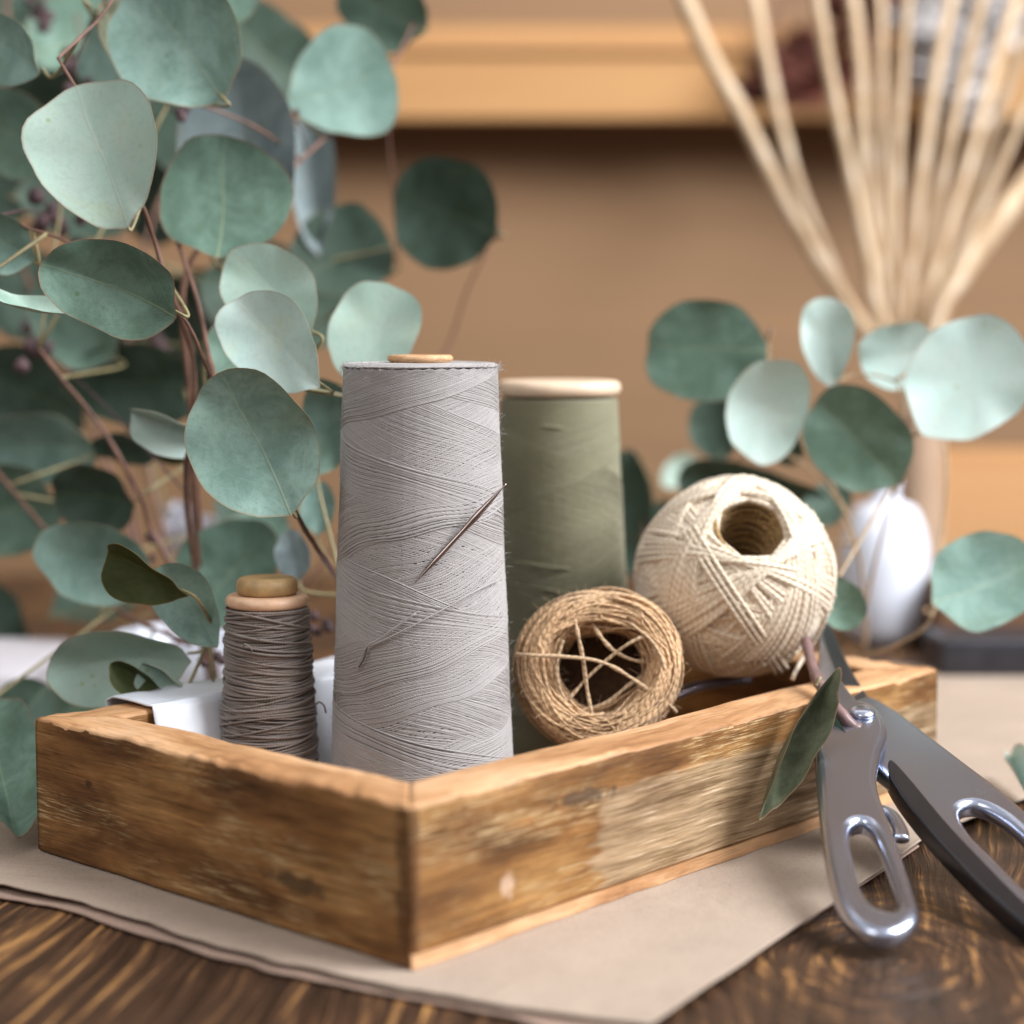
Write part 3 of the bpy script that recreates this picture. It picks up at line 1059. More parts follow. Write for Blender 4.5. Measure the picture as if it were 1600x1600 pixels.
def ballpt(x, y, z):
    return bc + np.outer(x, e1) + np.outer(y, e2) + np.outer(z, ax)


mb = MB()
al0 = math.radians(24)
prof = []
RB0 = BR - 0.0052
for a in np.linspace(PI - 0.02, al0 * 1.0, 40):
    prof.append((RB0 * math.sin(a), RB0 * math.cos(a)))
rh = RB0 * math.sin(al0)
prof[-1] = (rh * 1.04, RB0 * math.cos(al0) - 0.0016)
for k in range(1, 9):
    t = k / 8
    prof.append((rh * (1 - 0.30 * t), RB0 * math.cos(al0) - 0.0035 - t * RB0 * 1.1))
prof = np.array(prof)
tmp = MB(); tmp.lathe(prof, 64)
Vv = tmp.v[0]
mb.add(ballpt(Vv[:, 0], Vv[:, 1], Vv[:, 2]), tmp.f)
part(mb, 'core', M_CREAMCORE, ball)
mb = MB()
sd_r = 0.00122
rr = np.random.default_rng(31)


def loop_strand(alpha, phi, R, n=110, drift=0.0, t0=0.0, t1=2 * PI, seed=0, rad=sd_r):
    t = np.linspace(t0, t1, n)
    ph = phi + drift * (t - t0) / (2 * PI)
    b_ax = math.cos(alpha)
    b_eq = math.sin(alpha)
    x = np.cos(t) * np.cos(ph) + np.sin(t) * b_eq * (-np.sin(ph))
    y = np.cos(t) * np.sin(ph) + np.sin(t) * b_eq * np.cos(ph)
    z = np.sin(t) * b_ax
    L = np.sqrt(x * x + y * y + z * z)
    w = snoise(n, 12, seed, 0.00045)
    P = ballpt(x / L * (R + w), y / L * (R + w), z / L * (R + w))
    N_ = P - bc
    mb.tube(P, rad * (1 + snoise(n, 7, seed + 1, 0.16)), 8, N_ / np.linalg.norm(N_, axis=1)[:, None])


s_i = 0
# several wound generations: early ones lie deeper and at other slopes
gens = [(0.62, 60, 0), (1.0, 46, 0.8), (0.50, 58, 1.7), (0.85, 34, 2.6), (1.2, 12, 2.9), (0.44, 40, 3.5), (0.74, 12, 4.0), (0.42, 30, 4.7)]
for k in range(40):
    loop_strand(0.40 + 0.03 * math.sin(k * 2.1), k * 2 * PI * 0.381966, BR - 0.0048 + 1.6 * 0.00086, seed=4000 + k)
for alpha, count, lev in gens:
    phi = rr.uniform(0, 2 * PI)
    done = 0
    while done < count:
        band = int(rr.integers(4, 10))
        for k in range(band):
            dphi = 2 * sd_r * (1.02 if lev < 3 else 1.16) / (BR * max(0.35, math.cos(alpha)))
            a_ = alpha + 0.012 * math.sin(k * 1.3) + rr.normal(0, 0.022)
            loop_strand(a_, phi, BR - 0.0048 + lev * 0.00086 + k * 0.00003, drift=dphi, seed=1000 + s_i)
            phi += dphi
            s_i += 1
            done += 1
        phi += 0.62 + rr.uniform(-0.15, 0.25)
# strands lining the hole
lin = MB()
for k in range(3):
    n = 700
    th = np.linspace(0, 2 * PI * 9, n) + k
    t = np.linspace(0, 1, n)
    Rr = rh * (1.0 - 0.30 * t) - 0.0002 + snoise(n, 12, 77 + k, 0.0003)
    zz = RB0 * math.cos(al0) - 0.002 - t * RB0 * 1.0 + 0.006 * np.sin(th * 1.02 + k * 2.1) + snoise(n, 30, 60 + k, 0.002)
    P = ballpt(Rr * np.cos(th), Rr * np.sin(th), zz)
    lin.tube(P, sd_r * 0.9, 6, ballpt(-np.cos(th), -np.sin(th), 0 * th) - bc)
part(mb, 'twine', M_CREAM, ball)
part(lin, 'lining', mat_string('lining_shaded', (0.42, 0.27, 0.11), (0.20, 0.11, 0.04), twist=3.2, ply=1, var=0.25), ball)  # darker copy of the twine, shade of the hole is in its colour
# thick tail band crossing the ball and the free end hanging at the right
mb = MB()


def on_ball(px, py, out=0.001):
    r = ray(px, py)
    rl = r / np.linalg.norm(r)
    oc_ = CAMP - bc
    b_ = np.dot(oc_, rl)
    R = BR + out
    disc = b_ * b_ - (np.dot(oc_, oc_) - R * R)
    if disc < 0:
        return CAMP + rl * (-b_)
    return CAMP + rl * (-b_ - math.sqrt(disc))


P = crom([on_ball(x, y, 0.0002) for x, y in [(1296, 850), (1302, 900), (1292, 960), (1270, 1005), (1254, 1030)]] + [at(1243, 1050, 0.815), at(1238, 1062, 0.812)], 8)
mb.tube(P, 0.0010, 8)
part(mb, 'loose_end', M_CREAM, ball)
mb = MB()
for k, pts in enumerate([[(1068, 830), (1110, 900), (1160, 975), (1205, 1040), (1212, 1052)], [(1076, 826), (1118, 896), (1168, 971), (1212, 1036), (1222, 1050)], [(1085, 822), (1127, 892), (1177, 967), (1221, 1032), (1230, 1044)]]):
    P = crom([on_ball(x, y, 0.0006) for x, y in pts], 10)
    mb.tube(P, 0.00095, 8)
part(mb, 'twine_band', M_CREAM, ball)

# ------------------------------------------------------------------ jute ball
M_JUTE = mat_string('jute_twine', (0.80, 0.53, 0.30), (0.32, 0.18, 0.08), twist=3.0, ply=1, rough=0.65, bump=0.8, fib=0.55, var=0.25)
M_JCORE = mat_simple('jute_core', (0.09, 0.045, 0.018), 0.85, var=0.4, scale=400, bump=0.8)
jD = 0.812
jc = at(937, 1046, jD)
JR = 119 / F * jD
jax = unit([-0.03, -0.97, 0.22])
j1 = unit(np.cross([0, 0, 1.0], jax))
j2 = np.cross(jax, j1)
jute = thing('twine_ball', 'brown jute twine roll lying on its side with a dark open middle', 'twine ball', jc)


def jpt(x, y, z):
    return jc + np.outer(x, j1) + np.outer(y, j2) + np.outer(z, jax)


JHOLE = 0.60 * JR
JA = 0.024                      # half length along the axis
JM = (JR + JHOLE) / 2
JW = (JR - JHOLE) / 2


def jsurf(phi, psi, off):
    """psi 0 outer equator, pi/2 front face, pi inner wall"""
    e = 0.88
    cx = np.sign(np.cos(psi)) * np.abs(np.cos(psi)) ** e
    sx = np.sign(np.sin(psi)) * np.abs(np.sin(psi)) ** e
    rho = JM + (JW + off) * cx
    zz = (JA + off) * sx
    return rho, zz


mb = MB()
A = []
for psi in np.linspace(0, 2 * PI, 33)[:-1]:
    rho, zz = jsurf(0, psi, -0.0022)
    A.append((float(rho), float(zz)))
tmp = MB(); tmp.lathe(A, 64, closed=True)
Vv = tmp.v[0]
mb.add(jpt(Vv[:, 0], Vv[:, 1], Vv[:, 2]), tmp.f)
tmp = MB(); tmp.lathe([(0.0003, -0.0135), (JHOLE * 0.6, -0.0125), (JHOLE + 0.002, -0.0115), (JHOLE + 0.002, -0.0135), (JHOLE * 0.6, -0.0145), (0.0003, -0.0155)], 40)  # added disc closing the hole, its dark colour stands for the shade inside
Vv = tmp.v[0]
mb.add(jpt(Vv[:, 0], Vv[:, 1], Vv[:, 2]), tmp.f)
part(mb, 'core', M_JCORE, jute)
mb = MB()
rr = np.random.default_rng(77)
fps, fns = [], []
for k in range(420):
    turns = rr.uniform(0.7, 1.5)
    n = int(60 * turns)
    ph = rr.uniform(0, 2 * PI) + np.linspace(0, 2 * PI * turns, n)
    lev = k / 420
    psi0 = rr.uniform(-0.5, PI + 0.5) if rr.uniform() < 0.75 else rr.uniform(0, 2 * PI)
    psi = psi0 + rr.uniform(0.1, 0.75) * np.sin(ph + rr.uniform(0, 6.28)) + snoise(n, 12, 500 + k, 0.32)
    off = -0.0022 + 0.0026 * lev + snoise(n, 12, 800 + k, 0.0008)
    rho, zz = jsurf(ph, psi, off)
    rho = rho + 0.0011 * np.sin(2 * ph + 1.0) + 0.0007 * np.sin(3 * ph) + (0.0038 * np.abs(snoise(n, 16, 1300 + k, 1.0)) * (1 if k % 5 == 0 else 0)) * np.where(np.cos(psi) < 0, -1, 1)
    P = jpt(rho * np.cos(ph), rho * np.sin(ph), zz)
    nr = jpt(np.cos(psi) * np.cos(ph), np.cos(psi) * np.sin(ph), np.sin(psi)) - jc
    mb.tube(P, rr.uniform(0.00035, 0.00078) * (1 + snoise(n, 6, 900 + k, 0.25)), 6, nr)
    for q in rr.integers(0, n, 4):
        fps.append(P[q]); fns.append(nr[q])
fuzz(mb, fps, fns, 0.0046, 12, 0.00008)
part(mb, 'twine', M_JUTE, jute)
M_JUTE2 = mat_string('jute_twine_pale', (0.62, 0.44, 0.27), (0.36, 0.22, 0.11), twist=3.5, ply=1, rough=0.6, bump=0.7, fib=0.4, var=0.15)
fD = jD - JA - 0.0005
for path in ([(806, 1022, .006), (830, 1024, .0), (880, 1026, -.001), (930, 1032, .0), (965, 1046, .001), (1010, 1076, .0), (1046, 1102, .002), (1056, 1112, .008)],
             [(900, 975, .006), (903, 990, .001), (911, 1030, .002), (918, 1080, .002), (926, 1120, .0), (932, 1148, .004)],
             [(862, 1112, .006), (888, 1092, .002), (915, 1062, .003), (938, 1040, .004), (962, 1020, .003), (985, 1004, .002), (1010, 992, .006)],
             [(925, 972, .010), (938, 994, .006), (958, 1016, .006), (985, 1030, .006), (1015, 1036, .010)],
             [(872, 1126, .008), (905, 1112, .005), (948, 1098, .005), (978, 1074, .006), (1002, 1058, .009)],
             [(880, 1000, .004), (870, 1040, .001), (876, 1080, .001), (900, 1118, .004)],
             [(985, 974, .004), (1020, 1004, .000), (1038, 1046, .000), (1030, 1092, .003)]):
    mb = MB()
    P = crom([at(x, y, fD + d) for x, y, d in path], 10)
    n = len(P)
    mb.tube(P, 0.00085 * (1 + snoise(n, 5, int(path[0][0]), 0.3)), 7)
    part(mb, 'twine_strand', M_JUTE2, jute)

# dark metal piece between the balls
mb = MB()
P = crom([at(1040, 1092, 0.835), at(1085, 1074, 0.842), at(1130, 1066, 0.85), at(1168, 1062, 0.86)], 8)
mb.tube(P, 0.0034, 12, ell=0.7)
tag(mb.build('metal_bar', mat_simple('violet_grey', (0.16, 0.14, 0.17), 0.3, 0.6)), 'dark violet grey rounded metal bar lying in the tray below the cream ball', 'metal bar')

# ------------------------------------------------------------------ white cloth over the far left rim
def cloth():
    nu, nv = 60, 40
    mb = MB()
    G = np.zeros((nu, nv, 3))
    for i in range(nu):
        for j in range(nv):
            u = 0.038 + 0.187 * i / (nu - 1)                  # along the back-left board
            s = -0.03 + 0.115 * j / (nv - 1)                 # across: from outside (neg) over the rim to the inside
            f = 0.0022 * math.sin(u * 75 + 1.2 * math.sin(s * 25) + 2) + 0.0006 * math.sin(u * 190 + 1)
            over = TW + 0.004
            if s < 0:
                v, z = LEN_L + 0.0035 + abs(f), TH + 0.0006 + s
            elif s < over:
                v, z = LEN_L + 0.0035 - s, TH + 0.0008 + abs(f) * 0.6 + 0.0004 * math.sin(PI * s / over)
            else:
                q = s - over
                v, z = LEN_L + 0.0035 - over - abs(f) - q * 0.25, TH + 0.0025 - q * 0.85
                z = max(z, BT + 0.001)
            G[i, j] = T(u, v, z)
    mb.grid(G)
    return mb


N = NT('white_cloth')
N.out(N.ramp(N.noise(N.coord('Object'), 60, 3), [(0.3, (0.60, 0.63, 0.69)), (0.7, (0.70, 0.73, 0.79))]), 0.38, normal=N.bump(N.noise(N.coord('Object'), 90, 3), 0.2, 0.001), Specular_IOR_Level=0.5)
clo = cloth().build('white_cloth', N.m)
so = clo.modifiers.new('thickness', 'SOLIDIFY'); so.thickness = 0.0007
tag(clo, 'white satin cloth draped over the far left rim of the tray', 'cloth')


# ------------------------------------------------------------------ eucalyptus
def leaf_mesh(base, tip, width, roll=0.0, cup=0.06, fold=0.05, shape='round', seed=0, thick=0.00028):
    r = np.random.default_rng(seed)
    base = np.array(base); tip = np.array(tip)
    Lv = tip - base
    L = np.linalg.norm(Lv)
    ex = Lv / L
    view = unit((base + tip) / 2 - CAMP)
    ey0 = unit(np.cross(view, ex))
    ez0 = np.cross(ex, ey0)          # away from / towards viewer
    if np.dot(ez0, view) > 0:
        ez0 = -ez0
    ey = ey0 * math.cos(roll) + ez0 * math.sin(roll)
    ez = np.cross(ex, ey)
    if np.dot(ez, view) > 0:
        ez = -ez
    bend = r.uniform(-0.25, 0.30)
    na, nr = 44, 8
    a = np.arange(na) * 2 * PI / na
    ph = r.uniform(0, 6.28, 4)
    if shape == 'round':
        pw, egg = 0.92, -0.05
    elif shape == 'tear':
        pw, egg = 1.0, 0.22
    elif shape == 'long':
        pw, egg = 1.15, 0.0
    else:
        pw, egg = 1.0, 0.0
    cx = np.cos(a); sy = np.sin(a)
    bx = 0.5 * np.sign(cx) * np.abs(cx) ** 0.98
    by = 0.5 * np.sign(sy) * np.abs(sy) ** pw * (1 + egg * cx)
    irr = 1 + 0.030 * np.sin(3 * a + ph[0]) + 0.018 * np.sin(4 * a + ph[1]) + 0.012 * np.sin(7 * a + ph[2]) + 0.005 * np.sin(13 * a + ph[3])
    if shape == 'long':
        irr = irr * (1 + 0.05 * np.sin(6 * a + 1) + 0.03 * np.sin(11 * a + 2))
    irr = irr * (1 + r.uniform(-0.07, 0.07) * np.sin(a))
    bx = bx * irr; by = by * irr
    # slight point where the petiole enters
    pt = np.exp(-((a - PI) / 0.22) ** 2)
    bx = bx - 0.045 * pt
    by = by * (1 - 0.35 * pt)
    tp = np.exp(-(np.minimum(a, 2 * PI - a) / 0.25) ** 2) * r.uniform(-0.02, 0.03)
    bx = bx + tp
    rings = np.linspace(0, 1, nr + 1)[1:]
    V = [np.zeros(3)]
    UV = [(0.5, 0.5)]
    for q in rings:
        X = bx * q; Y = by * q
        Z = 1.5 * cup * q * q * 0.5 + 1.5 * fold * np.abs(Y) + bend * X * X - 0.10 * cup * X
        Z = Z + (q ** 3) * (0.030 * np.sin(2 * a + ph[3]) + 0.016 * np.sin(5 * a + ph[1]) + 0.009 * np.sin(8 * a + ph[2]))
        for i in range(na):
            V.append(np.array([X[i], Y[i], Z[i]]))
            UV.append((0.5 + 0.5 * q * math.cos(a[i]), 0.5 + 0.5 * q * math.sin(a[i])))
    V = np.array(V)
    c = (base + tip) / 2
    top = c + np.outer(V[:, 0] * L, ex) + np.outer(V[:, 1] * width, ey) + np.outer(V[:, 2] * L, ez)
    bot = top - ez * thick
    o = len(top)
    # the thin margin gets vertices of its own so that it shades as an edge
    e0 = 1 + (nr - 1) * na
    allv = np.vstack([top, bot, top[e0:e0 + na], bot[e0:e0 + na]])
    fs, uv = [], []

    def tri(*ix):
        fs.append(tuple(ix))
        uv.extend([UV[k % o] for k in ix])
    for i in range(na):
        i2 = (i + 1) % na
        tri(0, 1 + i, 1 + i2)
        tri(o, o + 1 + i2, o + 1 + i)
        for k in range(nr - 1):
            p, q = 1 + k * na, 1 + (k + 1) * na
            tri(p + i, q + i, q + i2, p + i2)
            tri(o + p + i2, o + q + i2, o + q + i, o + p + i)
        fs.append((2 * o + i, 2 * o + na + i, 2 * o + na + i2, 2 * o + i2))
        uv.extend([UV[e0 + i], UV[e0 + i], UV[e0 + i2], UV[e0 + i2]])
    return allv, fs, uv


LSEED = [100]


def branch(label, stems, leaves, buds=(), stem_mat=None, petiole_mat=None, loc=None, group='eucalyptus branches'):
    """stems: list of [(px,py,D)...], r0, r1 ; leaves: (bx,by,tx,ty,w,D,dD,roll,mat,shape[,cup,fold])"""
    stem_mat = stem_mat or M_STEM_RED
    first = at(*stems[0][0][-1]) if loc is None else loc
    t = thing('eucalyptus_branch', label, 'eucalyptus', first, group)
    mb = MB()
    allp = []
    for pts, r0, r1 in stems:
        P = crom([at(*p) for p in pts], 10)
        n = len(P)
        P = P + np.stack([snoise(n, 8, len(allp) + 5, 0.0005), 0 * P[:, 0], snoise(n, 8, len(allp) + 6, 0.0005)], -1)
        k = np.linspace(0, 1, n)
        rad = 0.78 * (r0 + (r1 - r0) * k) * (1 + 0.25 * np.maximum(0, np.sin(k * 22)) ** 12)
        mb.tube(P, rad, 8)
        allp.append(P)
    part(mb, 'stem', stem_mat, t)
    AP = np.concatenate(allp)
    for lf in leaves:
        bx, by, tx, ty, w, D, dD, roll, mt = lf[:9]
        shape = lf[9] if len(lf) > 9 else 'round'
        cup = lf[10] if len(lf) > 10 else 0.10
        fold = lf[11] if len(lf) > 11 else 0.06
        b = at(bx, by, D)
        e = at(tx, ty, D + dD)
        LSEED[0] += 1
        V, fs, uv = leaf_mesh(b, e, w / F * (D + dD / 2), roll, cup, fold, shape, LSEED[0])
        m = MB()
        m.add(V, fs, uv)
        c = (b + e) / 2
        o = m.build('leaf', LEAF[mt], None, True, origin=c)
        rel(t, o)
        # petiole to the closest stem point
        d = np.linalg.norm(AP - b, axis=1)
        q = AP[int(np.argmin(d))]
        dirb = unit(b - e)
        Ld = float(d.min())
        if Ld > 0.0008:
            P = crom([b - dirb * 0.002, b + dirb * min(0.25 * Ld, 0.006), q], 8)
            pm = MB()
            pm.tube(P, np.linspace(0.0006, 0.0009, len(P)), 6)
            pm.build('petiole', petiole_mat or M_STEM_GREEN, o, True, origin=None).matrix_parent_inverse = (parent_matrix(t) @ o.matrix_parent_inverse @ Matrix.Translation(o.location)).inverted()
    for (px, py, D, s, nb) in buds:
        mbb = MB()
        rr_ = np.random.default_rng(int(px * 3 + py))
        for k in range(nb):
            c = at(px, py, D) + rr_.normal(0, s * 0.6, 3)
            rb_ = s * rr_.uniform(0.28, 0.5)
            pr = [(0.0001, -rb_)] + [(rb_ * math.sin(a_) * (1 + 0.15 * math.cos(a_)), -rb_ * math.cos(a_)) for a_ in np.linspace(0.3, PI - 0.3, 8)] + [(0.0001, rb_ * 1.15)]
            mbb.lathe(pr, 10, c)
        d = np.linalg.norm(AP - at(px, py, D), axis=1)
        q = AP[int(np.argmin(d))]
        mbb.tube(crom([at(px, py, D), (at(px, py, D) + q) / 2 + np.array([0, 0, 0.003]), q], 5), 0.0006, 5)
        part(mbb, 'bud_cluster', M_BUD, t)
    return t


# 1 front branch with the leaves left in sharp focus
branch('eucalyptus branch nearest the left edge with dark green and pale round leaves in focus',
       [([(90, 92, .82), (150, 190, .81), (190, 260, .805), (222, 320, .81), (240, 372, .825), (262, 440, .83), (300, 560, .85), (300, 760, .90), (320, 960, .95), (330, 1130, .99)], .0008, .0019),
        ([(90, 92, .82), (120, 65, .83), (165, 15, .84), (200, -60, .85)], .0009, .0009),
        ([(0, 335, .84), (40, 355, .835), (90, 372, .83), (150, 400, .83), (240, 420, .83)], .0007, .001)],
       [(272, 484, 70, 408, 146, .775, -.012, .25, 'mid', 'round', .10, .10),
        (200, 348, 118, 136, 206, .80, .01, .25, 'pale', 'tear', .10, .05),
        (50, 405, -50, 345, 90, .84, .0, .2, 'teal'),
        (-40, 468, 134, 502, 36, .79, .0, .9, 'pale', 'long'),
        (70, 110, -40, 40, 100, .86, .02, .3, 'teal'),
        ], buds=[(105, 120, .98, .008, 6), (62, 540, .98, .009, 7), (90, 340, 1.0, .010, 9)])
# 2 branch over the grey cone
branch('eucalyptus branch arching behind the small spool with pale leaves touching the grey cone',
       [([(258, 330, .90), (285, 400, .87), (312, 480, .845), (328, 560, .83), (334, 600, .815), (318, 660, .82), (290, 740, .85), (300, 860, .9), (330, 1000, .96), (345, 1120, 1.0)], .0012, .0020),
        ([(450, 770, .80), (462, 800, .805), (482, 835, .815), (500, 866, .82), (530, 905, .85), (560, 960, .9)], .0013, .0016),
        ([(272, 484, .785), (300, 520, .80), (330, 590, .812)], .0008, .001),
        ([(440, 600, .84), (380, 590, .825), (338, 602, .815)], .0006, .0008)],
       [(452, 788, 345, 578, 196, .765, -.010, .15, 'teal', 'round', .08, .05),
        (500, 600, 370, 470, 132, .80, .01, .2, 'ice', 'tear', .10, .05),
        (488, 520, 372, 396, 136, .83, .01, .1, 'pale', 'round', .1, .05),
        (560, 600, 622, 446, 142, .86, .01, .3, 'pale', 'round', .1, .05),
        (500, 740, 520, 590, 90, .88, .0, .3, 'teal'),
        (336, 590, 440, 520, 120, .87, .02, .3, 'mid'),
        (345, 690, 205, 640, 70, .85, .0, .55, 'ice', 'tear', .1, .3),
        (470, 905, 448, 832, 60, .88, .01, .4, 'slate'),
        (500, 835, 500, 755, 60, .92, .01, .4, 'teal'),
        ])
# 3 low branch, leaves beside the small spool
branch('low eucalyptus branch left of the small spool with a folded leaf coloured dark for shade',
       [([(60, 545, .92), (95, 590, .92), (150, 655, .92), (190, 720, .92), (222, 780, .925), (242, 835, .93), (290, 930, .93), (325, 1050, .96), (335, 1150, 1.0)], .0010, .0022),
        ([(-20, 720, .98), (90, 850, .95), (180, 950, .93), (300, 1010, .93)], .0012, .0016),
        ([(338, 1002, .80), (325, 970, .795), (335, 1050, .85), (340, 1110, .9)], .0007, .001)],
       [(338, 1002, 255, 880, 92, .795, .0, .2, 'teal', 'tear', .12, .10),
        (290, 925, 168, 856, 96, .78, .0, .75, 'deep', 'tear', .1, .25),  # shaded underside of the fold, shade put into the leaf colour
        (300, 1020, 84, 1040, 126, .82, .0, .35, 'pale', 'tear', .12, .10),
        (262, 1083, 178, 1034, 46, .80, .0, .4, 'deep', 'tear', .1, .3),
        (315, 1090, 228, 1028, 54, .805, .0, .6, 'pale', 'tear', .2, .3),
        (240, 900, 62, 850, 130, .90, .0, .3, 'teal', 'round', .12, .05),
        (215, 780, 90, 770, 116, .93, .02, .4, 'dark'),
        (300, 960, 425, 830, 160, .93, .0, .3, 'mid', 'round'),
        (160, 700, -20, 690, 120, 1.0, .02, .45, 'teal', 'round'),
        (100, 790, -50, 800, 150, 1.0, .02, .2, 'mid'),
        (360, 880, 440, 810, 110, .97, .02, .4, 'mid'),
        (-20, 1110, 26, 1316, 118, .85, -.105, .2, 'mid'),
        (70, 1075, -20, 1190, 120, .92, -.03, .3, 'dark'),
        (210, 1060, 60, 1130, 110, .93, .0, .3, 'mid'),
        (180, 560, 60, 440, 130, 1.0, .02, .3, 'mid'),
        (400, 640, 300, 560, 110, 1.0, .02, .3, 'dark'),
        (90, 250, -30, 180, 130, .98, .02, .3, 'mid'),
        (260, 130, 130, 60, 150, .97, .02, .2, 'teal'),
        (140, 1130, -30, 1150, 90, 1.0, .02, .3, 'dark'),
        ], buds=[(328, 1040, .86, .005, 4), (498, 985, .9, .006, 5), (240, 850, .94, .005, 4)])
# 4 upper middle branch, softly blurred
branch('upper eucalyptus branch with large blurred blue green leaves in the top middle',
       [([(690, -60, 1.08), (600, 120, 1.04), (470, 250, .98), (380, 330, .93), (290, 430, .92), (300, 640, .93), (320, 900, .97), (345, 1140, 1.01)], .0010, .0022),
        ([(605, 190, 1.04), (615, 300, 1.05), (622, 420, 1.06)], .0009, .0007),
        ([(225, 150, .92), (300, 160, .92), (400, 200, .94), (470, 250, .97)], .0008, .001),
        ([(770, 370, 1.06), (735, 440, 1.06), (700, 540, 1.06), (640, 640, 1.05), (560, 800, 1.04), (420, 1000, 1.03), (350, 1140, 1.02)], .0008, .0016)],
       [(345, 402, 352, 220, 206, .88, .01, .15, 'mid', 'round', .08, .03),
        (395, 400, 372, 112, 190, .95, .02, .3, 'slate', 'tear'),
        (345, 150, 210, -40, 200, .86, .02, .2, 'teal', 'round'),
        (150, 20, 300, 140, 130, .90, .02, .5, 'olive', 'round'),
        (455, 160, 615, 110, 172, 1.0, .01, .2, 'teal', 'tear'),
        (500, 392, 490, 180, 74, 1.06, .02, .2, 'slate', 'tear'),
        (470, 440, 600, 360, 150, 1.05, .02, .3, 'dark'),
        (775, 362, 622, 300, 176, 1.04, .01, .2, 'dark', 'round'),
        (660, 50, 530, -30, 130, 1.06, .01, .4, 'mid'),
        (300, 60, 380, -50, 120, .96, .02, .4, 'mid'),
        (440, 540, 560, 430, 130, 1.12, .02, .3, 'dark'),
        ], buds=[(272, 175, .95, .006, 5), (460, 195, .98, .004, 3), (770, 365, 1.05, .003, 3)], stem_mat=M_STEM_RED)
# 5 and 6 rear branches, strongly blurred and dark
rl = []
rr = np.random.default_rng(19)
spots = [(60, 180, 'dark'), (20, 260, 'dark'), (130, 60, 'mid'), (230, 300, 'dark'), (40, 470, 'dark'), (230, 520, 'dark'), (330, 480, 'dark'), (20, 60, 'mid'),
         (420, 90, 'dark'), (120, 330, 'dark'), (180, 160, 'dark'), (300, 200, 'dark'), (410, 460, 'dark'), (60, 620, 'dark')]  # extra leaves added, coloured dark as the shade between the front ones
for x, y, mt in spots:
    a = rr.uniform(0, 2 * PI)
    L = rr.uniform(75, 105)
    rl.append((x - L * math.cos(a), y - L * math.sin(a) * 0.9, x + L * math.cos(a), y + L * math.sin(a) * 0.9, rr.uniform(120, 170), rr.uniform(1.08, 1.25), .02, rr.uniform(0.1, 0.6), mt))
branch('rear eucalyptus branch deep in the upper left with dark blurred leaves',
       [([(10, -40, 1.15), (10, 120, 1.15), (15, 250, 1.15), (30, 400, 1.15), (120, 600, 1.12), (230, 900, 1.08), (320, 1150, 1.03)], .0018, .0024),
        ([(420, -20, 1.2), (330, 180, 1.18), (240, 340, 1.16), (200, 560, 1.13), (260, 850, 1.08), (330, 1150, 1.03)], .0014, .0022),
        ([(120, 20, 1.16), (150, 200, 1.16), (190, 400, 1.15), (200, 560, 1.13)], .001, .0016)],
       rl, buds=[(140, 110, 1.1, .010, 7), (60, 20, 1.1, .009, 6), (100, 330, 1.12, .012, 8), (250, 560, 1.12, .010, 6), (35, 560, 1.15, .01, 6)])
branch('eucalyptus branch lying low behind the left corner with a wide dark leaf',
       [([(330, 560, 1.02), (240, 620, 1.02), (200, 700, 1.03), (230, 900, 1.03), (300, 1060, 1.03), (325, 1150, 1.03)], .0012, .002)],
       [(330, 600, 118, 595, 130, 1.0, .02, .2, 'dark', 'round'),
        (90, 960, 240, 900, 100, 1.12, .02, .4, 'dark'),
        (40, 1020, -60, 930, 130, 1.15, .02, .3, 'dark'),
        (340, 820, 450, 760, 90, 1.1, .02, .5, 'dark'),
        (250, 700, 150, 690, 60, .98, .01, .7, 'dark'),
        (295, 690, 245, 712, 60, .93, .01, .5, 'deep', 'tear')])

# right-hand eucalyptus
branch('right eucalyptus branch above the cream ball with pale icy leaves',
       [([(1300, 610, .95), (1290, 640, .95), (1255, 655, .95), (1256, 700, .95), (1300, 760, .97), (1340, 850, 1.0), (1352, 960, 1.03), (1350, 1010, 1.05)], .0009, .0014),
        ([(1452, 668, .93), (1420, 690, .935), (1406, 720, .94), (1400, 756, .95), (1380, 830, .98), (1350, 960, 1.02)], .0009, .0012),
        ([(1206, 515, .98), (1200, 560, .98), (1240, 640, .955), (1256, 660, .95)], .0006, .0008),
        ([(1298, 600, .955), (1340, 585, .96), (1400, 600, .95), (1412, 660, .94), (1408, 710, .94)], .0006, .0008),
        ([(1180, 700, 1.03), (1240, 715, .99), (1290, 760, .97), (1320, 800, .98)], .0007, .0009)],
       [(1196, 548, 1006, 540, 162, .99, .01, .1, 'mid', 'round', .06, .02),
        (1256, 652, 1136, 622, 168, .945, .0, .15, 'ice', 'round', .22, .10),
        (1298, 600, 1292, 462, 82, .955, .0, .1, 'ice', 'tear', .08, .03),
        (1462, 545, 1340, 562, 106, .97, .0, .15, 'ice', 'round', .08, .04),
        (1450, 672, 1585, 515, 184, .93, .0, .2, 'ice', 'round', .06, .03),
        (1396, 748, 1272, 618, 152, .94, .0, .15, 'mid', 'round', .08, .12),
        (1130, 715, 1105, 618, 80, 1.08, .02, .3, 'dark'),
        (1290, 790, 1060, 740, 100, 1.04, .02, .35, 'dark', 'round'),
        (1250, 720, 1200, 650, 70, 1.0, .01, .5, 'dark'),
        (1285, 965, 1345, 925, 96, .885, .0, .35, 'mid', 'round'),
        (1260, 830, 1320, 760, 70, 1.02, .02, .4, 'dark'),
        ], stem_mat=M_STEM_TAN, petiole_mat=M_STEM_TAN, buds=[(1204, 518, .99, .0025, 2)])
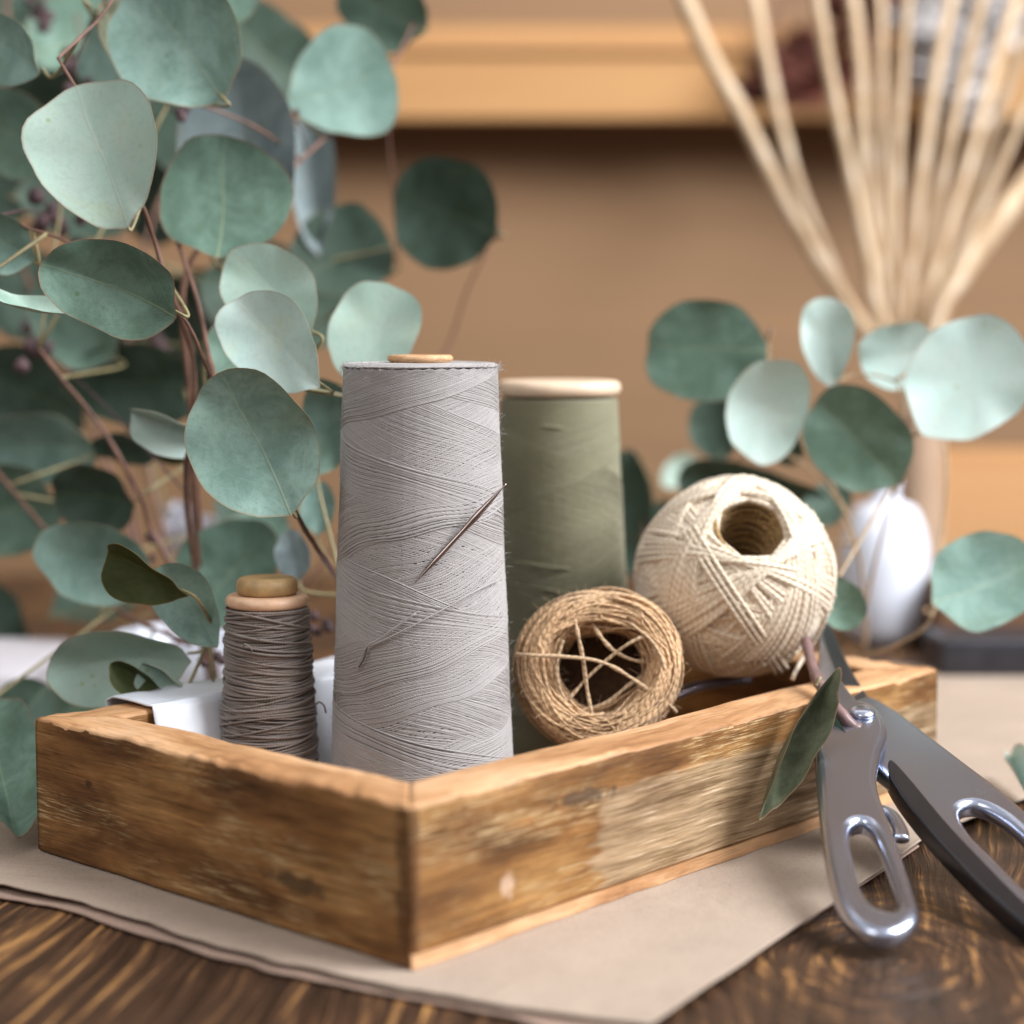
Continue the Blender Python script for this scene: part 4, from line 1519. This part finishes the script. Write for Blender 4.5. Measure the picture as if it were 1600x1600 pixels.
branch('eucalyptus twig at the right edge carrying one wide blue green leaf',
       [([(1476, 690, .97), (1478, 760, .965), (1470, 850, .96), (1462, 945, .93), (1440, 985, .93), (1390, 1012, .94), (1330, 1030, .96), (1290, 1040, .98)], .0009, .0012),
        ],
       [(1461, 945, 1625, 880, 156, .90, .0, .25, 'teal', 'round', .08, .08)], stem_mat=M_STEM_TAN, petiole_mat=M_STEM_TAN)
branch('dark eucalyptus leaves behind the tray between olive cone and cream ball',
       [([(990, 700, 1.12), (1005, 800, 1.1), (1010, 900, 1.08), (1000, 1000, 1.07)], .0010, .0014)],
       [(1000, 840, 985, 705, 76, 1.10, .0, .4, 'dark'),
        (1005, 900, 985, 800, 70, 1.12, .0, .3, 'dark'),
        (1040, 760, 1090, 715, 46, 1.2, .0, .3, 'pale'),
        (1010, 850, 1060, 790, 70, 1.14, .0, .3, 'dark')])
# twig over the scissors with the hanging leaf
branch('thick purple brown eucalyptus twig with a hanging curled leaf by the scissors',
       [([(1258, 1000, .826), (1266, 1030, .812), (1280, 1065, .792), (1296, 1095, .776), (1320, 1122, .766), (1350, 1150, .764)], .0028, .0036),
        ([(1284, 1073, .79), (1278, 1066, .785), (1272, 1070, .78)], .0008, .0006)],
       [(1278, 1066, 1170, 1278, 52, .772, -.032, .35, 'olive', 'long', .20, .18),
        (1272, 1100, 1292, 1262, 40, .775, -.02, .5, 'mid', 'tear', .1, .3),
        (1290, 1112, 1305, 1218, 30, .78, -.01, .5, 'dark', 'tear', .1, .3)],
       stem_mat=mat_simple('twig_purple', (0.20, 0.12, 0.115), 0.38, var=0.4, scale=110, bump=0.5), group=None)

V, fs, uv = leaf_mesh(ground(1582, 1200, 0.010), ground(1640, 1300, 0.006), 0.011, .3, .1, .15, 'tear', 555)
m = MB(); m.add(V, fs, uv)
tag(m.build('fallen_leaf', LEAF['ice']), 'pale icy leaf lying loose on the paper at the right edge by the scissors', 'leaf')

# ------------------------------------------------------------------ scissors
M_STEEL = mat_steel('scissor_steel', (0.50, 0.54, 0.66), 0.23)
M_STEEL_D = mat_steel('blade_steel', (0.20, 0.20, 0.23), 0.28)
pP = at(1345, 1142, 0.775)
pL = ground(1385, 1462, 0.0055)
pR = ground(1660, 1460, 0.0055)
sn = unit(np.cross(pL - pP, pR - pP))
if sn[2] < 0:
    sn = -sn
su = unit(pL - pP)
sv = np.cross(sn, su)
sciss = thing('scissors', 'large open steel scissors leaning on the right rim with handles on the table', 'scissors', (float(pL[0]), float(pL[1]), 0.004))


def smooth_loop(pts, n=5):
    P = np.array(pts, float)
    m = len(P)
    out = []
    for i in range(m):
        p0, p1, p2, p3 = P[i - 1], P[i], P[(i + 1) % m], P[(i + 2) % m]
        for k in range(n):
            t = k / n
            out.append(0.5 * (2 * p1 + (-p0 + p2) * t + (2 * p0 - 5 * p1 + 4 * p2 - p3) * t * t + (-p0 + 3 * p1 - 3 * p2 + p3) * t ** 3))
    return out


def plate(loops_px, off, ext, bev, name, mat, parent, smooth=5, tilt=None):
    """outline (first loop) with holes, on the scissors' plane, given real thickness with rounded edges"""
    cu = bpy.data.curves.new(name, 'CURVE')
    cu.dimensions = '2D'
    cu.fill_mode = 'BOTH'
    cu.extrude = ext
    cu.bevel_depth = bev
    cu.bevel_resolution = 4
    cu.offset = -bev
    for li, lp in enumerate(loops_px):
        if name == 'handle':
            g_ = 8.0 if li == 0 else 1.5
            A_ = np.array(lp, float)
            tn = np.roll(A_, -1, 0) - np.roll(A_, 1, 0)
            tn /= np.linalg.norm(tn, axis=1)[:, None]
            nn_ = np.stack([tn[:, 1], -tn[:, 0]], -1)
            area = 0.5 * np.sum(A_[:, 0] * np.roll(A_[:, 1], -1) - np.roll(A_[:, 0], -1) * A_[:, 1])
            lp = A_ + nn_ * g_ * (1 if area > 0 else -1)
        pts2 = []
        for px, py in lp:
            w = on_plane(px, py, pP + sn * off, sn) - pP
            pts2.append((np.dot(w, su), np.dot(w, sv)))
        q = smooth_loop(pts2, smooth) if smooth > 1 else pts2
        sp = cu.splines.new('POLY')
        sp.points.add(len(q) - 1)
        for k, (x, y) in enumerate(q):
            sp.points[k].co = (x, y, 0, 1)
        sp.use_cyclic_u = True
    tmp = bpy.data.objects.new('tmp', cu)
    COL.objects.link(tmp)
    dg = bpy.context.evaluated_depsgraph_get()
    dg.update()
    me = bpy.data.meshes.new_from_object(tmp.evaluated_get(dg))
    bpy.data.objects.remove(tmp)
    me.name = name
    o = bpy.data.objects.new(name, me)
    COL.objects.link(o)
    me.materials.clear()
    me.materials.append(mat)
    me.polygons.foreach_set('use_smooth', [True] * len(me.polygons))
    M = Matrix(((su[0], sv[0], sn[0], 0), (su[1], sv[1], sn[1], 0), (su[2], sv[2], sn[2], 0), (0, 0, 0, 1)))
    org = pP + sn * off
    M.translation = Vector(org)
    me.transform(M)
    return rel(parent, o)


plate([[(1330, 1112), (1292, 1116), (1279, 1140), (1281, 1190), (1286, 1250), (1292, 1310), (1303, 1375), (1322, 1430), (1350, 1458), (1385, 1466), (1414, 1456), (1427, 1440), (1417, 1400), (1400, 1348), (1380, 1290), (1362, 1238), (1366, 1190), (1378, 1150), (1362, 1120)],
       [(1332, 1302), (1348, 1297), (1364, 1312), (1380, 1350), (1396, 1396), (1402, 1426), (1388, 1434), (1364, 1424), (1346, 1396), (1334, 1355), (1328, 1322)]],
      0.0040, 0.0008, 0.0032, 'handle', M_STEEL, sciss)
plate([[(1330, 1118), (1356, 1106), (1392, 1124), (1440, 1160), (1500, 1206), (1560, 1252), (1620, 1306), (1680, 1372), (1708, 1430), (1690, 1470), (1650, 1466), (1590, 1424), (1530, 1368), (1475, 1306), (1440, 1268), (1400, 1228), (1362, 1196), (1330, 1158)],
       [(1500, 1278), (1528, 1270), (1580, 1300), (1640, 1368), (1668, 1420), (1652, 1436), (1605, 1402), (1552, 1350), (1515, 1312)]],
      -0.0040, 0.0008, 0.0032, 'handle', M_STEEL, sciss)
plate([[(1290, 978), (1306, 1000), (1330, 1050), (1356, 1092), (1380, 1130), (1372, 1158), (1344, 1158), (1316, 1120), (1292, 1072), (1280, 1020)]],
      -0.0030, 0.0006, 0.0012, 'blade', M_STEEL_D, sciss)
plate([[(1282, 986), (1290, 1010), (1310, 1060), (1346, 1108), (1364, 1130), (1352, 1152), (1330, 1146), (1300, 1110), (1280, 1060)]],
      0.0024, 0.0005, 0.0010, 'blade', M_STEEL, sciss)
plate([[(1392, 1200), (1420, 1228), (1478, 1298), (1540, 1364), (1600, 1424), (1662, 1474), (1650, 1492), (1590, 1452), (1520, 1388), (1450, 1312), (1402, 1250), (1384, 1214)]],
      -0.0040, 0.0030, 0.0012, 'arm_shade', mat_simple('arm_shade_black', (0.012, 0.011, 0.013), 0.25), sciss)  # added black plate, paints the dark side of the steel arm
# pivot screw
mb = MB()
tmp = MB()
tmp.lathe([(0.0004, 0), (0.0050, 0), (0.0052, 0.0008), (0.0046, 0.0018), (0.0030, 0.0024), (0.0004, 0.0026)], 32)
Vv = tmp.v[0]
mb.add((pP + sn * 0.0080) + np.outer(Vv[:, 0], su) + np.outer(Vv[:, 1], sv) + np.outer(Vv[:, 2], sn), tmp.f)
part(mb, 'pivot_screw', M_STEEL, sciss)
# stop tab between the handles
mb = MB()
P = crom([on_plane(1372, 1262, pP, sn), on_plane(1392, 1272, pP, sn), on_plane(1406, 1296, pP, sn), on_plane(1408, 1312, pP, sn)], 6)
mb.tube(P, np.linspace(0.0022, 0.0032, len(P)), 10, np.tile(sn, (len(P), 1)), ell=0.6)
part(mb, 'stop_tab', M_STEEL, sciss)

# ------------------------------------------------------------------ vases, reeds and the background
M_CERAMIC = mat_simple('white_ceramic', (0.72, 0.76, 0.86), 0.22, var=0.03, scale=30, bump=0.05)
vD = 1.27
vb = at(1380, 1000, vD)
vase = None
zt = at(1380, 762, vD)[2]
zb = 0.0
Rv = 71 / F * vD
zm = at(1380, 900, vD)[2]
prof = [(0.0005, zb + 0.001), (Rv * 0.62, zb + 0.001), (Rv * 0.68, zb + 0.004)]
for k in range(1, 22):
    t = k / 22
    z = zb + 0.004 + (zt - 0.012 - zb) * t
    d = (z - zm) / ((zt - zm) if z > zm else (zm - zb) * 1.35)
    prof.append((max(Rv * math.sqrt(max(0.02, 1 - abs(d) ** 2.3)), 0.009), z))
zn = zt - 0.008
prof += [(0.0085, zn), (0.0085, zt + 0.002), (0.010, zt + 0.004), (0.0095, zt + 0.005), (0.0070, zt + 0.004), (0.0065, zn - 0.02)]
mb = MB()
mb.lathe(prof, 56, (vb[0], vb[1], 0))
o = mb.build('white_vase', M_CERAMIC)
tag(o, 'white egg shaped ceramic vase behind the cream twine ball', 'vase')

rD = 1.43
rbp = at(1432, 1010, rD)
M_AMBER = mat_simple('tan_glaze', (0.42, 0.29, 0.20), 0.3, var=0.1, scale=25)
zt2 = at(1425, 640, rD)[2]
mb = MB()
Rr = 36 / F * rD
pr = [(0.0005, 0.001), (Rr * 1.05, 0.001), (Rr * 1.15, 0.006)] + [(Rr * (1.15 - 0.2 * k / 10), 0.006 + (zt2 - 0.01) * k / 10) for k in range(1, 11)] + [(Rr * 0.97, zt2), (Rr * 0.90, zt2 + 0.001), (Rr * 0.86, zt2 - 0.002), (Rr * 0.86, 0.05), (0.0005, 0.049)]
mb.lathe(pr, 48, (rbp[0], rbp[1], 0))
tag(mb.build('reed_vase', M_AMBER), 'tall tan glazed vase holding the pale reeds at right', 'vase')
N = NT('reed')
uvc = N.coord('UV')
nn = N.noise(N.map(uvc, (0.35, 3, 1)), 1.0, 3)
N.out(N.ramp(nn, [(0.3, (0.38, 0.25, 0.14)), (0.5, (0.55, 0.40, 0.25)), (0.72, (0.72, 0.60, 0.47))]), 0.55, normal=N.bump(nn, 0.3, 0.001))
M_REED = N.m
reeds = [([(1050, -60), (1095, 60), (1165, 190), (1240, 340), (1318, 470), (1400, 640)], .0068, 'thick pale reed leaning furthest left out of the tan vase'),
         ([(1170, -60), (1196, 80), (1238, 260), (1300, 420), (1340, 500), (1410, 640)], .0052, 'second reed from the left in the tan vase'),
         ([(1268, -60), (1290, 80), (1322, 240), (1352, 380), (1375, 500), (1412, 640)], .0054, 'third reed from the left in the tan vase'),
         ([(1325, -60), (1345, 100), (1352, 260), (1372, 400), (1388, 500), (1418, 640)], .0058, 'fourth reed from the left, almost upright with a node'),
         ([(1425, -60), (1412, 80), (1402, 240), (1396, 400), (1400, 520), (1424, 640)], .0044, 'thin upright reed in the middle of the fan'),
         ([(1500, -60), (1470, 80), (1445, 240), (1425, 400), (1412, 520), (1430, 640)], .0050, 'reed leaning slightly right just past the middle of the fan'),
         ([(1548, -60), (1515, 80), (1480, 240), (1448, 400), (1424, 520), (1436, 640)], .0048, 'fifth reed from the right in the tan vase'),
         ([(1600, -40), (1560, 90), (1520, 230), (1470, 400), (1436, 520), (1440, 640)], .0054, 'fourth reed from the right in the tan vase'),
         ([(1660, -60), (1600, 70), (1548, 220), (1490, 400), (1448, 520), (1444, 640)], .0048, 'third reed from the right in the tan vase'),
         ([(1376, -60), (1378, 80), (1380, 240), (1386, 400), (1394, 520), (1420, 640)], .0040, 'thin upright reed just left of the middle of the fan'),
         ([(1700, -20), (1640, 90), (1580, 220), (1510, 380), (1455, 510), (1446, 640)], .0042, 'thin reed leaving the frame at the upper right'),
         ([(1700, 200), (1625, 262), (1560, 345), (1500, 430), (1462, 500), (1448, 640)], .0088, 'thick reed leaning furthest right near the right edge')]
rr = np.random.default_rng(6)
for i, (pts, rad, lab) in enumerate(reeds):
    D = rD + rr.uniform(-0.02, 0.02)
    Pp = [at(x, y, D + 0.05 * (1 - k / 5) * (1 if i % 2 else -1)) for k, (x, y) in enumerate(pts)]
    # the foot stands inside the vase
    Pp[-1] = np.array([rbp[0] + rr.uniform(-.009, .009), rbp[1] + rr.uniform(-.009, .009), Pp[-1][2]])
    Pp.append(np.array([rbp[0] + rr.uniform(-.01, .01), rbp[1] + rr.uniform(-.01, .01), 0.052]))
    P = crom(Pp, 12)
    k = np.linspace(0, 1, len(P))
    ra = 0.86 * rad * (1 + 0.10 * np.sin(k * 9 + i)) * (1 + 0.18 * np.exp(-((k - 0.30) / 0.012) ** 2))
    mb = MB()
    mb.tube(P, ra, 10)
    o = mb.build('reed', M_REED)
    tag(o, lab, 'reed', 'pale reeds fanning out of the tan vase')

# back wall, shelf, boards
def mat_panel(name, c0, c1, sx=1.2, sz=20, rough=0.7):
    N = NT(name)
    c = N.coord('Object')
    g_ = N.noise(N.map(c, (sx, 5, sz)), 1.0, 4, 0.6, 0.5)
    return N.out(N.ramp(g_, [(0.3, c0), (0.7, c1)]), rough, normal=N.bump(g_, 0.15, 0.002))


mb = MB()
add_box(mb, -2.5, 2.5, 2.13, 2.19, -0.75, 2.4, r=0)
tag(mb.build('wall', mat_panel('wall_brown', (0.255, 0.145, 0.072), (0.30, 0.172, 0.085)), None, False), kind='structure')
zs0 = at(900, 186, 2.0)[2]
zs1 = at(900, 40, 2.0)[2]
shelf = thing('wall_shelf', 'light orange wooden wall shelf high in the background', 'shelf', (0, 2.1, zs0))
mb = MB()
add_box(mb, -0.30, 2.2, 2.0, 2.018, zs0, zs1, r=0.003)
part(mb, 'front_board', mat_panel('shelf_wood', (0.44, 0.225, 0.082), (0.52, 0.285, 0.115)), shelf, False)
mb = MB()
add_box(mb, -0.30, 2.2, 2.019, 2.129, zs0 + 0.01, zs0 + 0.03, r=0.002)
part(mb, 'shelf_board', mat_panel('shelf_wood_top', (0.44, 0.225, 0.082), (0.52, 0.285, 0.115)), shelf, False)
mb = MB()
za, zb_ = at(900, 68, 2.0)[2], at(900, 60, 2.0)[2]
add_box(mb, -0.30, 2.2, 1.990, 1.9995, zs0 + (zs1 - zs0) * 0.70, zs0 + (zs1 - zs0) * 0.86, r=0.003)
part(mb, 'moulding', mat_panel('shelf_wood_mould', (0.42, 0.21, 0.08), (0.50, 0.27, 0.11)), shelf, False)
# pale lower board on the wall at right and left
mb = MB()
p0, p1 = at(1440, 860, 1.75), at(1900, 700, 1.75)
add_box(mb, p0[0], p1[0], 1.72, 1.75, 0.0, p1[2], r=0.004)
tag(mb.build('wooden_crate_side', mat_panel('crate_orange', (0.50, 0.25, 0.10), (0.56, 0.30, 0.13)), None, False), 'orange brown wooden board standing blurred at the right edge', 'board')
mb = MB()
p0, p1 = at(1462, 1012, 1.22), at(1760, 905, 1.22)
add_box(mb, p0[0], p1[0], 1.22, 1.34, 0.0, p1[2], r=0.004)
tag(mb.build('wooden_box', mat_panel('box_brown', (0.13, 0.06, 0.03), (0.17, 0.085, 0.04)), None, False), 'dark brown wooden box under the wide leaf at right', 'box')
mb = MB()
a_ = ground(1468, 1066, 0.0)
add_box(mb, a_[0], a_[0] + 0.3, a_[1] , a_[1] + 0.05, 0.0005, 0.026, r=0.004)
tag(mb.build('slate_slab', mat_simple('slate', (0.025, 0.025, 0.032), 0.35, var=0.3)), 'flat black slab lying at the right edge behind the paper', 'slab')

# dried flowers on the shelf, top right
for bx, by, label, mt, seed, nfl in ((1290, 95, 'dark red dried flower bunch hanging in front of the shelf', (0.16, 0.05, 0.035), 4, 10), (1500, 60, 'white and grey dried flower bunch at the upper right corner', (0.62, 0.60, 0.60), 9, 14)):
    t = thing('dried_flowers', label, 'dried flowers', at(bx, by, 1.96), 'dried flowers by the shelf')
    rr = np.random.default_rng(seed)
    mfl = mat_simple('petal_%d' % seed, mt, 0.7, var=0.5, scale=60)
    stemmb = MB()
    for k in range(nfl):
        c = at(bx + rr.normal(0, 48), by + rr.normal(0, 42), 1.93 + rr.uniform(-.03, .03))
        s = rr.uniform(0.018, 0.034)
        m = MB()
        for q in range(9):
            az = q * 2.399
            el = q / 9 * 1.3
            d = np.array([math.cos(az) * math.cos(el), math.sin(az) * math.cos(el) * 0.6 - 0.3, math.sin(el) - 0.2])
            V, fs, uv = leaf_mesh(c, c + d * s * 1.4, s * 0.9, roll=q, cup=0.3, seed=q, thick=0.0006)
            m.add(V, fs, uv)
        part(m, 'blossom', mfl, t)
        stemmb.tube(crom([c, c + np.array([0, 0.02, 0.06]), at(bx, -60, 1.97)], 5), 0.0012, 5)
    part(stemmb, 'stem', M_STEM_RED, t)

# small white blossoms in the left greenery
rr = np.random.default_rng(44)
M_WHITEFL = mat_simple('white_petal', (0.74, 0.73, 0.78), 0.6, var=0.06)
for bx, by, D, nfl, sp, label in ((288, 822, 1.15, 7, 22, 'white blossom cluster behind the low leaves above the small spool'), (172, 528, 1.3, 5, 18, 'white blossom cluster far behind the dark green front leaf')):
    t = thing('white_flower', label, 'flower', at(bx, by, D), 'white blossoms in the greenery')
    root = np.array([at(300, 1100, D)[0], at(300, 1100, D)[1], 0.004])
    sm = MB()
    for k in range(nfl):
        c = at(bx + rr.normal(0, sp), by + rr.normal(0, sp * 0.8), D + rr.uniform(-.01, .01))
        m = MB()
        for q in range(8):
            az = q * 2.399
            d = np.array([math.cos(az), -0.6, math.sin(az)])
            V, fs, uv = leaf_mesh(c, c + unit(d) * 0.011, 0.008, roll=q, cup=0.2, seed=q, thick=0.0005)
            m.add(V, fs, uv)
        part(m, 'blossom', M_WHITEFL, t)
        sm.tube(crom([c, (c + root) / 2 + np.array([0.004, 0, 0.01]), root], 8), 0.0009, 5)
    part(sm, 'stem', M_STEM_GREEN, t)

# pale folded cloth at far left, white dish behind
mb = MB()
a_ = at(-140, 1012, 1.10)
b_ = at(92, 1060, 1.10)
add_box(mb, a_[0], b_[0], 1.02, 1.14, 0.0005, a_[2] if a_[2] > 0.02 else 0.03, r=0.006)
tag(mb.build('white_box', mat_simple('white_card', (0.62, 0.60, 0.64), 0.7, var=0.04)), 'low white cardboard box at the left edge behind the leaves', 'box')
dm = MB()
dc = at(300, 1120, 1.02)
dm.lathe([(0.0005, 0.0005), (0.030, 0.0005), (0.036, 0.010), (0.040, 0.030), (0.042, 0.046), (0.0415, 0.047), (0.039, 0.046), (0.037, 0.030), (0.032, 0.012), (0.0005, 0.006)], 56, (dc[0], dc[1], 0.0006))
tag(dm.build('white_bowl', M_CERAMIC), 'white ceramic bowl behind the tray holding the eucalyptus stems', 'bowl')
